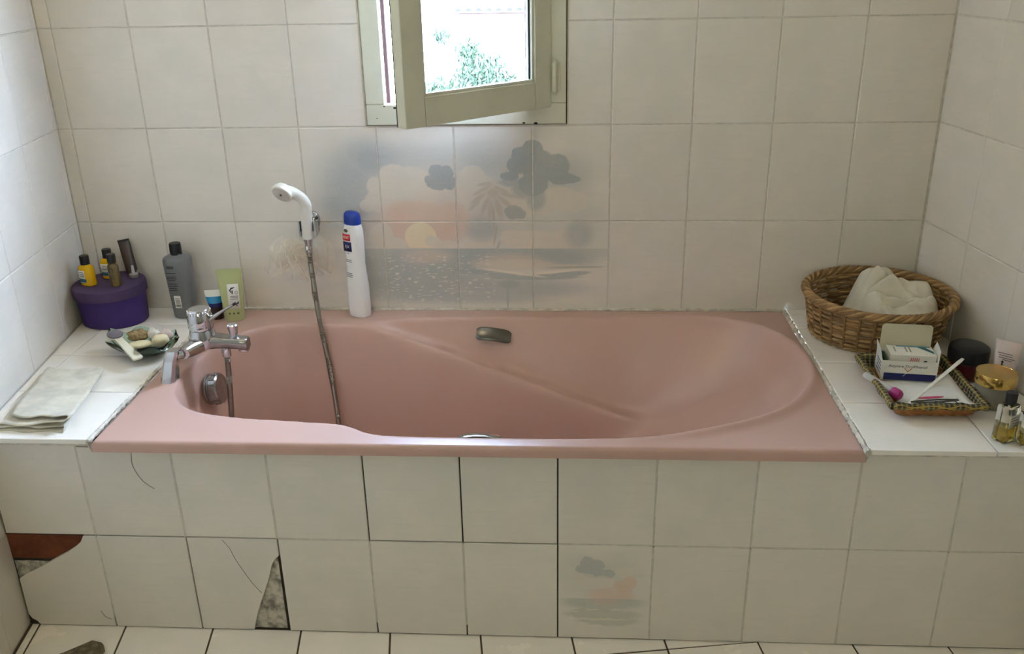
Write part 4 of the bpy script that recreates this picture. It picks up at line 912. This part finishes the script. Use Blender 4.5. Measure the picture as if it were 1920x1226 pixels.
for z, w_ in ((.178,.006),(.160,.020),(.155,.018),(.124,.020),(.119,.022),(.114,.018)):
    MB().box((-.006,-.0195 if z > .13 else -.0222,z), (w_,.0008,.0010)).build('print_line', dgrey, wb)

# ------------------------------------------------------------------ right ledge: laundry basket
wick = M('wicker', (168,134,86), .55, var=.35, scale=26, stretch=(1,1,3), bump=.4, bscale=120)
wick2 = M('wicker_dark', (140,106,66), .6, var=.35, scale=26, bump=.4, bscale=120)
bk = thing('wicker_basket', 'round brown wicker basket in the right corner holding a cloth', 'basket', (.848,-.176,ZL))
BH = .118
def bell(t_): return (.152+.018*t_, .140+.034*t_, .010*(1-t_), .018-.030*t_)   # a, b, cx, cy
NS = 30
MB().lathe([(.0005,.002),(.95,.002),(1.,.005),(.95,.008),(.0005,.008)], 48, (.010,.018,0), sx=.150, sy=.138).build('base', wick2, bk)
rows_n = 15
for r in range(rows_n):
    t_ = (r+.5)/rows_n*.86; a, b, cx, cy = bell(t_); pts = []
    N_ = NS*6
    for k in range(N_):
        q = 2*math.pi*k/N_; wv = .0032*math.sin(q*NS/2+math.pi*(r % 2)); d = wv
        pts.append((cx+(a+d)*math.cos(q), cy+(b+d)*math.sin(q), .008+BH*t_+.0010*math.sin(q*7+r*2.1)))
    MB().tube(pts, .0034, 6, closed=True, flat=(1,1.1)).build('wicker_strand', wick if r % 3 else wick2, bk, sharp=180)
for k in range(NS):
    q = 2*math.pi*k/NS; P = []
    for i in range(7):
        t_ = i/6; a, b, cx, cy = bell(t_); P.append((cx+a*math.cos(q), cy+b*math.sin(q), .004+BH*.95*t_))
    MB().tube(P, .0032, 6).build('stake', wick2, bk)
a, b, cx, cy = bell(1.)
for s_ in range(6):
    pts = []; N_ = 150
    for k in range(N_):
        q = 2*math.pi*k/N_; ph = q*13+2*math.pi*s_/6; R_ = .0075
        pts.append((cx+(a+R_*math.cos(ph))*math.cos(q), cy+(b+R_*math.cos(ph))*math.sin(q), BH+.0015+R_*.85*math.sin(ph)))
    MB().tube(pts, .0042, 6, closed=True).build('rim_braid', wick if s_ % 2 else wick2, bk, sharp=180)
for s_ in range(2):
    pts = []
    for k in range(120):
        q = 2*math.pi*k/120; ph = q*24+math.pi*s_; a, b, cx, cy = bell(0)
        pts.append((cx+(a+.003*math.cos(ph))*math.cos(q), cy+(b+.003*math.cos(ph))*math.sin(q), .006+.003*math.sin(ph)))
    MB().tube(pts, .0034, 6, closed=True).build('base_braid', wick, bk, sharp=180)
cotton = M('white_cotton', (214,207,188), .9, var=.05, scale=20, bump=.25, bscale=500, sheen=.2)
cl = thing('towel', 'crumpled off-white towel heaped in the wicker basket', 'towel', (.866,-.182,ZL+.012))
rows = []
def heap(x, y):
    g_ = lambda cx, cy, sx, sy, h: h*math.exp(-((x-cx)/sx)**2-((y-cy)/sy)**2)
    h = .080+g_(-.022,.050,.050,.060,.050)+g_(.022,.030,.060,.050,.036)+g_(.080,.000,.040,.050,.030)+g_(-.02,-.06,.08,.05,.020)+g_(.112,-.03,.03,.04,.014)
    w_ = y*.85-x*.30+.012*_ns.noise(Vector((x*16, y*16, 4)))
    h += .0085*(1-abs(math.sin(34*w_+.6)))*math.exp(-((x)/.09)**2-((y-.015)/.065)**2)-.003
    h += .0050*(1-abs(math.sin(46*(x*.9+y*.5)+3*_ns.noise(Vector((x*14, y*14, 8))))))*math.exp(-((x-.06)/.08)**2-((y)/.09)**2)
    for (y0_, sl, cv, dp, wd) in ((.012,.28,-2.2,.017,.0045),(-.028,-.10,1.6,.012,.0045),(.052,.55,0,.013,.0045),(-.060,.25,1.0,.010,.0045),(.030,-.8,0,.010,.004)):
        d = y-(y0_+sl*x+cv*x*x)+.004*_ns.noise(Vector((x*30, y*30, 6))); h += -dp*math.exp(-(d/wd)**2)+.6*dp*math.exp(-((d+.012)/.010)**2)
    h += .0120*_ns.noise(Vector((x*20, y*20, .5)))+.0050*_ns.noise(Vector((x*50, y*46, 2.5)))
    return h
for i in range(56):
    u = i/55; row = []
    for k in range(121):
        q = 2*math.pi*k/120; ra = .136*u*(1+.03*math.sin(5*q)); x = ra*math.cos(q)*(1. if math.cos(q) > 0 else .9); y = ra*math.sin(q)*.95
        e = max(0, 1-u**9); h = heap(x, y)
        left = max(0., min(1., (-.042-x+.35*max(0,-y-.02))/.045)); left = left*left*(3-2*left); h = h*(1-left*.88)+.012*left
        lo_ = .045*(1-left)+.008*left; row.append((x, y, lo_+(h-lo_)*e if h > lo_ else h))
    rows.append(row)
MB().sheet(rows).build('cloth_heap', cotton, cl, sharp=180)

# ------------------------------------------------------------------ tray and its contents
tray = thing('tray_basket', 'low wicker tray lined with black and yellow plaid cloth', 'tray', (.851,-.492,ZL), math.radians(0))
TW, TD = .094, .124
def rrect(hx, hy, r, z, n=6, ox=0, oy=0):
    out = []
    for cx, cy, a0 in ((hx-r,hy-r,0),(-hx+r,hy-r,90),(-hx+r,-hy+r,180),(hx-r,-hy+r,270)):
        for k in range(n+1):
            q = math.radians(a0+90*k/n); out.append((ox+cx+r*math.cos(q), oy+cy+r*math.sin(q), z))
    return out
wick3 = M('wicker_orange', (176,118,66), .5, var=.3, scale=40, bump=.3, bscale=150)
MB().loft([rrect(.076,.106,.014,.001),rrect(.078,.108,.015,.004)]).build('base', wick3, tray)
for r in range(6):
    t_ = r/5; base = rrect(.078+.012*t_, .108+.012*t_, .016, .004+.021*t_, 5); pts = []
    dense = rough_line([Vector(p) for p in base]+[Vector(base[0])], .006)[:-1]; c_ = Vector((0,0,.004+.021*t_))
    for k, p in enumerate(dense):
        d = (p-c_); d.z = 0; d.normalize(); pts.append(p+d*(.0018*math.sin(k*1.6+math.pi*(r % 2))))
    MB().tube(pts, .0023, 6, closed=True).build('wicker_strand', wick3, tray, sharp=180)
plaid = bpy.data.materials.new('plaid_cloth'); t = NT(plaid); t.b.inputs['Roughness'].default_value = .9
ov = t.obj(); sp_ = t.new('ShaderNodeSeparateXYZ'); t.l.new(ov, sp_.inputs[0])
def stripes(sock, freq, off, lo, hi):
    f = t.math('FRACT', t.math('MULTIPLY_ADD', sock, freq, off)); return t.math('MULTIPLY', t.math('GREATER_THAN', f, lo), t.math('LESS_THAN', f, hi))
bx_ = t.math('MAXIMUM', stripes(sp_.outputs[0], 95, .2, 0., .5), 0.); by_ = t.math('MAXIMUM', stripes(sp_.outputs[1], 80, .2, 0., .5), 0.)
bz_ = stripes(sp_.outputs[2], 150, .3, 0., .5)
yl = t.math('MAXIMUM', stripes(sp_.outputs[0], 95, .2, .71, .79), stripes(sp_.outputs[1], 80, .2, .71, .79))
dk = t.math('MULTIPLY', t.math('ADD', t.math('ADD', bx_, by_), bz_), .42, clamp=True)
c1 = t.mix(dk, rgba((132,122,84)), rgba((14,14,20))); c2 = t.mix(yl, c1, rgba((176,146,66)))
t.l.new(c2, t.b.inputs['Base Color']); t.bump(t.noise(ov, 900, 2), .3)
for i, (p, q) in enumerate((((-TW,-TD),(TW,-TD)),((TW,-TD),(TW,TD)),((TW,TD),(-TW,TD)),((-TW,TD),(-TW,-TD)))):
    A_, B_ = Vector((*p, .030)), Vector((*q, .030)); pts = [A_+(B_-A_)*(k/22) for k in range(23)]
    MB().tube([v+Vector((0,0,.0012*math.sin(k*1.3+i))) for k, v in enumerate(pts)], [.0074+.0009*math.sin(k*.9+i*2) for k in range(23)], 12).build('plaid_rim', plaid, tray, sharp=180)
MB().sheet([[(x*(1-.1*(1-z_)), y*(1-.1*(1-z_)), .006+.024*z_) for x, y, _ in rrect(.088,.118,.012,0)+[rrect(.088,.118,.012,0)[0]]] for z_ in (0,.5,1)]).build('lining', plaid, tray, sharp=180)
paper_m = M('white_paper', (232,230,224), .7, var=.02)
pap = thing('paper_leaflet', 'white leaflet lying in the plaid tray', 'paper', (.858,-.505,ZL+.0055))
rows = []
for j in range(12):
    v = j/11; row = []
    for i in range(12):
        u = i/11; x = -.070+.146*u; y = -.100+.170*v; z = .003+.020*max(0, u-.55)**1.6*2.2+.012*max(0,.12-v)/.12+.002*math.sin(9*u+5*v)
        row.append((x, y, z))
    rows.append(row)
o = MB().sheet(rows).build('sheet', paper_m, pap, sharp=180); solidify(o, .0005, 0)
# open carton with smaller packets
cart = M('white_carton', (228,224,212), .55, var=.03); cart_in = M('raw_card', (205,196,168), .7, var=.03)
mbx = thing('medicine_carton', 'open white and blue medicine carton in the plaid tray', 'box', (.846,-.425,ZL+.0125), math.radians(-7))
BW, BD, BHt = .116, .066, .046
fr_ = MB().box((0,-BD/2,BHt/2), (BW,.0008,BHt)).build('front_panel', cart, mbx)
MB().box((0,BD/2,BHt/2), (BW,.0008,BHt)).build('back_panel', cart, mbx)
for sx in (-1,1): MB().box((sx*BW/2,0,BHt/2), (.0008,BD,BHt)).build('side_panel', cart, mbx)
MB().box((0,0,.0006), (BW,BD,.0008)).build('bottom_panel', cart, mbx)
lid_pts = [(-.054,0),(.054,0),(.054,.052)]+[(.054-.009+.009*math.cos(math.radians(a)), .052+.009*math.sin(math.radians(a))) for a in range(15,91,15)]+[(-.054+.009-.009*math.cos(math.radians(a)), .052+.009*math.sin(math.radians(a))) for a in range(90,14,-15)]+[(-.054,.052)]
ld = MB().loft([[(x, BD/2+y_, BHt+z) for x, z in lid_pts] for y_ in (0,.0008)]).build('lid_flap', cart_in, mbx, smooth=False)
for sx in (-1, 1):
    MB().loft([[(sx*(BW/2+d+dx), y, z) for (dx, y, z) in ((0,-BD/2+.002,BHt),(.004,-BD/2+.012,BHt+.022),(.005,BD/2-.012,BHt+.028),(0,BD/2-.002,BHt))] for d in (0,.0007)]).build('side_flap', cart, mbx, smooth=False)
MB().box((.002,-BD/2-.0007,.0085), (BW-.008,.0006,.016)).build('blue_band', navy, fr_)
text('Anyone OroPhenol', .0088, ink, fr_, (-.004,-BD/2-.0007,.0335), sx=1.15); 
orng = M('orange_print', (206,120,70), .5, var=.05)
for (x0_,x1_) in ((-.011,-.003),(.005,-.003)):
    MB().tube([(x0_,-BD/2-.0008,.030),(x1_,-BD/2-.0008,.021)], .0009, 5).build('tick_print', orng, fr_)
MB().tube([(-.003,-BD/2-.0010,.020),(-.012,-BD/2-.0010,.010)], .0006, 5).build('tick_print', white_pl, fr_)
for k in range(4): MB().box((-BW/2-.0006,-.005,.012+.008*k), (.0005,.040,.002)).build('print_line', dgrey, mbx)
pk = thing('medicine_packet', 'white packet with blue corner print lying on top in the carton', 'box', (.853,-.423,ZL+.0125+.030), math.radians(-7))
pbx = MB().box((0,0,.0135), (.096,.054,.027), bev=.0006).build('packet', cart, pk)
lblue = M('light_blue_print', (110,158,180), .5, var=.15, scale=60)
teal = M('teal_print', (34,108,118), .5, var=.1)
MB().loft([[(.016,.020,z),(.046,-.014,z),(.046,-.002,z),(.032,.022,z)] for z in (.0270,.0273)]).build('corner_print', teal, pbx, smooth=False)
MB().box((.008,.0225,.0271), (.072,.007,.0004)).build('top_band', lblue, pbx)
for x in (-.034,-.010,-.002): MB().box((x,.004,.0271), (.003,.026,.0004)).build('print_line', M('grey_green_print',(150,150,128),.6,var=.1), pbx)
for k in range(5): MB().box((-.004+.004*k,-.0272,.014), (.0015,.0004,.014)).build('red_bar', redp, pbx)
MB().lathe([(.0001,0),(.004,.0003),(.0001,.0006)], 14, (.026,-.0272,.012), mat=Matrix.Rotation(math.radians(90),3,'X')).build('round_print', dgrey, pbx)
for x, w_ in ((-.030,.018),(.014,.004),(.040,.006)): MB().box((x,-.0272,.010), (w_,.0004,.002)).build('print_line', dgrey, pbx)
gp = thing('medicine_packet', 'green-ended packet squeezed in at the left of the carton', 'box', (.7985,-.421,ZL+.0125+.0015), math.radians(-7))
MB().box((0,0,.021), (.0055,.050,.042), bev=.0005).build('packet', M('green_card',(20,84,62),.5,var=.1), gp)
st = thing('plastic_spatula', 'long white plastic stick slanting across the plaid tray', 'stick', (.800,-.590,ZL+.024))
d_ = Vector((.150,.128,.044)); rings = []
side = d_.cross(Vector((0,0,1))).normalized(); upv = side.cross(d_).normalized()
for i in range(15):
    t_ = i/14; p = d_*t_; w_ = .0036+.0012*t_; w_ *= (1 if t_ < .96 else .7); rings.append([tuple(p+side*w_*math.copysign(abs(math.cos(q))**.6,math.cos(q))+upv*.0013*math.copysign(abs(math.sin(q))**.6,math.sin(q))) for q in [2*math.pi*k/12 for k in range(12)]])
MB().loft(rings).build('stick', white_pl, st)
magenta = M('magenta_cap', (170,52,120), .35, var=.06); clearp = M('frosted_plastic', (226,222,218), .25, var=.03, alpha=.55)
tb = thing('pipette_tube', 'clear tube with magenta cap at the front of plaid tray', 'tube', (.784,-.545,ZL+.026), math.radians(118))
tb.rotation_euler = (0, math.radians(-4), math.radians(118))
RX = Matrix.Rotation(math.radians(90),3,'Y')
MB().lathe([(.0005,-.016),(.0090,-.0155),(.0112,-.012),(.0115,.004),(.0105,.006)], 22, mat=RX).build('cap', magenta, tb)
MB().lathe([(.0080,.0055),(.0078,.020),(.0072,.062),(.0072,.085),(.0005,.086)], 20, mat=RX).build('barrel', clearp, tb)
MB().lathe([(.0050,.007),(.0050,.030),(.0005,.031)], 16, mat=RX).build('plunger', white_pl, tb)
pk2 = M('pink_plastic', (206,76,112), .35, var=.08)
fl_ = thing('nail_file', 'white and pink nail file lying in front of the stick', 'nail file', (.858,-.570,ZL+.0265), math.radians(8))
MB().loft([[(x, w_*c_, z_) for c_, z_ in ((-1,0),(1,0),(1,.0014),(-1,.0014))] for x, w_ in ((-.048,.0035),(-.040,.006),(.010,.006),(.040,.003),(.048,.0006))]).build('blade', white_pl, fl_)
MB().loft([[(x, w_*c_, z_) for c_, z_ in ((-1,.0015),(1,.0015),(.8,.003),(-.8,.003))] for x, w_ in ((-.036,.0012),(-.020,.0042),(.004,.0042),(.018,.0008))]).build('pink_inlay', pk2, fl_)
tw = thing('tweezers', 'dark metal tweezers in front of the nail file', 'tweezers', (.852,-.585,ZL+.0265), math.radians(6))
dmetal = M('dark_steel', (92,88,82), .35, metal=1., var=.1)
for s_ in (-1,1):
    MB().tube(spline([(-.050,0,.001),(-.030,s_*.0032,.001),(.010,s_*.0045,.001),(.050,s_*.0008,.001)], 6), [.0016]*19, 6).build('arm', dmetal, tw)
sc_ = thing('wire_clip', 'bent wire loop lying on the leaflet in plaid tray', 'clip', (.876,-.590,ZL+.0265), math.radians(0))
MB().tube(spline([(-.022,.006,0),(-.012,-.002,.001),(.0,-.006,.001),(.014,-.005,.001),(.019,.001,.001),(.012,.006,.001),(.0,.004,.001)], 6), .0010, 6).build('wire', dmetal, sc_)

# ------------------------------------------------------------------ jars and bottles by the right wall
jar = thing('cream_jar', 'dark red jar with domed black lid beside plaid tray', 'jar', (.988,-.402,ZL))
MB().lathe([(.0005,0),(.036,0),(.0395,.003),(.0405,.012),(.0405,.038),(.039,.043)], 40).build('jar_body', M('dark_red_plastic',(74,20,26),.25,var=.08,coat=.3), jar)
MB().lathe([(.0405,.041),(.0425,.042),(.0430,.064),(.0415,.071),(.035,.0755),(.02,.0785),(.0005,.0795)], 40).build('lid', M('black_lid',(24,26,30),.4,var=.1), jar)
gold = M('gold_metal', (206,172,98), .16, metal=1., var=.05, scale=8)
gj = thing('cream_jar', 'frosted glass jar with shiny gold lid beside perfume bottles', 'jar', (.986,-.545,ZL))
frost = M('frosted_glass', (150,146,126), .35, var=.06, trans=.35, ior=1.4)
MB().lathe([(.0005,0),(.030,0),(.0345,.004),(.0365,.014),(.0365,.048),(.033,.054)], 40).build('jar_body', frost, gj)
MB().lathe([(.036,.0525),(.0405,.053),(.0410,.055),(.0410,.0745),(.0400,.0765),(.0375,.0765),(.0370,.0758),(.0005,.0758)], 48).build('lid', gold, gj)
pt = thing('hand_cream_tube', 'pale pink tube standing against the right wall behind gold jar', 'tube', (1.037,-.470,ZL), math.radians(-38))
rosy = M('pale_pink_tube', (214,196,188), .35, var=.04, coat=.2)
MB().loft([fl(.017,.015,0),fl(.0185,.0165,.002),fl(.0185,.0165,.020),fl(.0195,.0150,.022),fl(.0230,.0110,.065),fl(.0262,.0045,.100),fl(.0270,.0018,.108),fl(.0270,.0014,.114)]).build('tube_body', rosy, pt)
for k,(z,w_) in enumerate(((.087,.030),(.082,.026),(.077,.032),(.073,.018))): MB().box((-.002+.002*k,-.0092+(.087-z)*-.13,z), (w_,.0004,.0012), mat=Matrix.Rotation(math.radians(-8),3,'X')).build('print_line', dgrey, pt)
MB().loft([[(x*.8-.004, -.0112-(.066-z)*.05-y_, z) for x, z in ((-.0045,.056),(.0045,.056),(.0022,.062),(.0015,.065),(.0035,.068),(0,.0715),(-.0035,.068),(-.0015,.065),(-.0022,.062))] for y_ in (0,.0005)]).build('figure_print', ink, pt, smooth=False)
cglass = M('clear_glass', (240,240,232), .02, var=.01, trans=1., ior=1.3); ygold = M('perfume', (226,196,92), .05, var=.03, trans=.85, ior=1.33)
def perfume(loc, rz, hx, hy, h, capmat, capr, caph, label, gold_cap=False):
    o = thing('perfume_bottle', label, 'bottle', loc, rz, 'perfume bottles at the right edge')
    MB().loft([rrect(hx-.002,hy-.002,.003,0,3),rrect(hx,hy,.004,.002,3),rrect(hx,hy,.004,h-.003,3),rrect(hx-.003,hy-.003,.003,h,3)]).build('glass', cglass, o)
    MB().loft([rrect(hx-.003,hy-.003,.003,.005,3),rrect(hx-.003,hy-.003,.003,h*.42,3)]).build('perfume', ygold, o)
    MB().lathe([(capr*.7,h),(capr*.7,h+.004),(capr,h+.0045),(capr,h+caph-.001),(capr-.001,h+caph),(.0005,h+caph)], 28).build('cap', capmat, o)
    f_ = label_plate(o, (0,-hy-.0004,h*.60), hx*1.6, h*.34, M('clear_label',(206,200,180),.4,var=.05,alpha=.5), name='label')
    for k in range(4): MB().box((.001*k,-.0004,h*.10-.006*k), (hx*(1.2-.15*k),.0003,.0014)).build('print_line', dgrey, f_)
    return o
perfume((.9470,-.694,ZL), math.radians(32), .0185, .0145, .078, black_pl, .0105, .026, 'square perfume bottle with black cap and golden perfume')
perfume((.9900,-.708,ZL), math.radians(-8), .0210, .0165, .066, gold, .0145, .040, 'perfume bottle with tall gold cap at the right edge')

# ------------------------------------------------------------------ small things low down
hr = thing('hair', 'long dark hair stuck to the upper front tiles below the rim', 'hair', (-.808,FRONT-.0012,.43))
MB().tube(spline([(0,0,.030),(-.003,0,.010),(-.003,0,-.004),(.002,0,-.022),(.012,0,-.040),(.024,0,-.052),(.034,0,-.059)], 6), .00045, 5).build('strand', M('hair_brown',(60,46,36),.6,var=.1), hr)
ck = thing('mortar_chunk', 'jagged grey-brown mortar chunk on the floor at lower left', 'debris', (-.963,-.822,.0005), math.radians(18))
rings = []
OUTL = [(-.060,-.016),(-.030,-.026),(.010,-.028),(.040,-.020),(.052,.002),(.046,.022),(.030,.034),(.012,.026),(-.010,.018),(-.035,.006),(-.055,-.002)]
for (s_, z) in ((.96,0),(1.,.003),(.97,.012),(.82,.020),(.4,.022)):
    rings.append([(x*s_+.002*_ns.noise(Vector((x*50,y*50,z*90))), y*s_+.002*_ns.noise(Vector((x*50,y*50,z*90+7))), z+(.004*_ns.noise(Vector((x*60,y*60,3))) if z > .01 else 0)) for x, y in OUTL])
MB().loft(rings).build('chunk', M('dirty_mortar',(116,104,80),.95,var=.45,scale=60,bump=.9,bscale=140), ck, sharp=30)
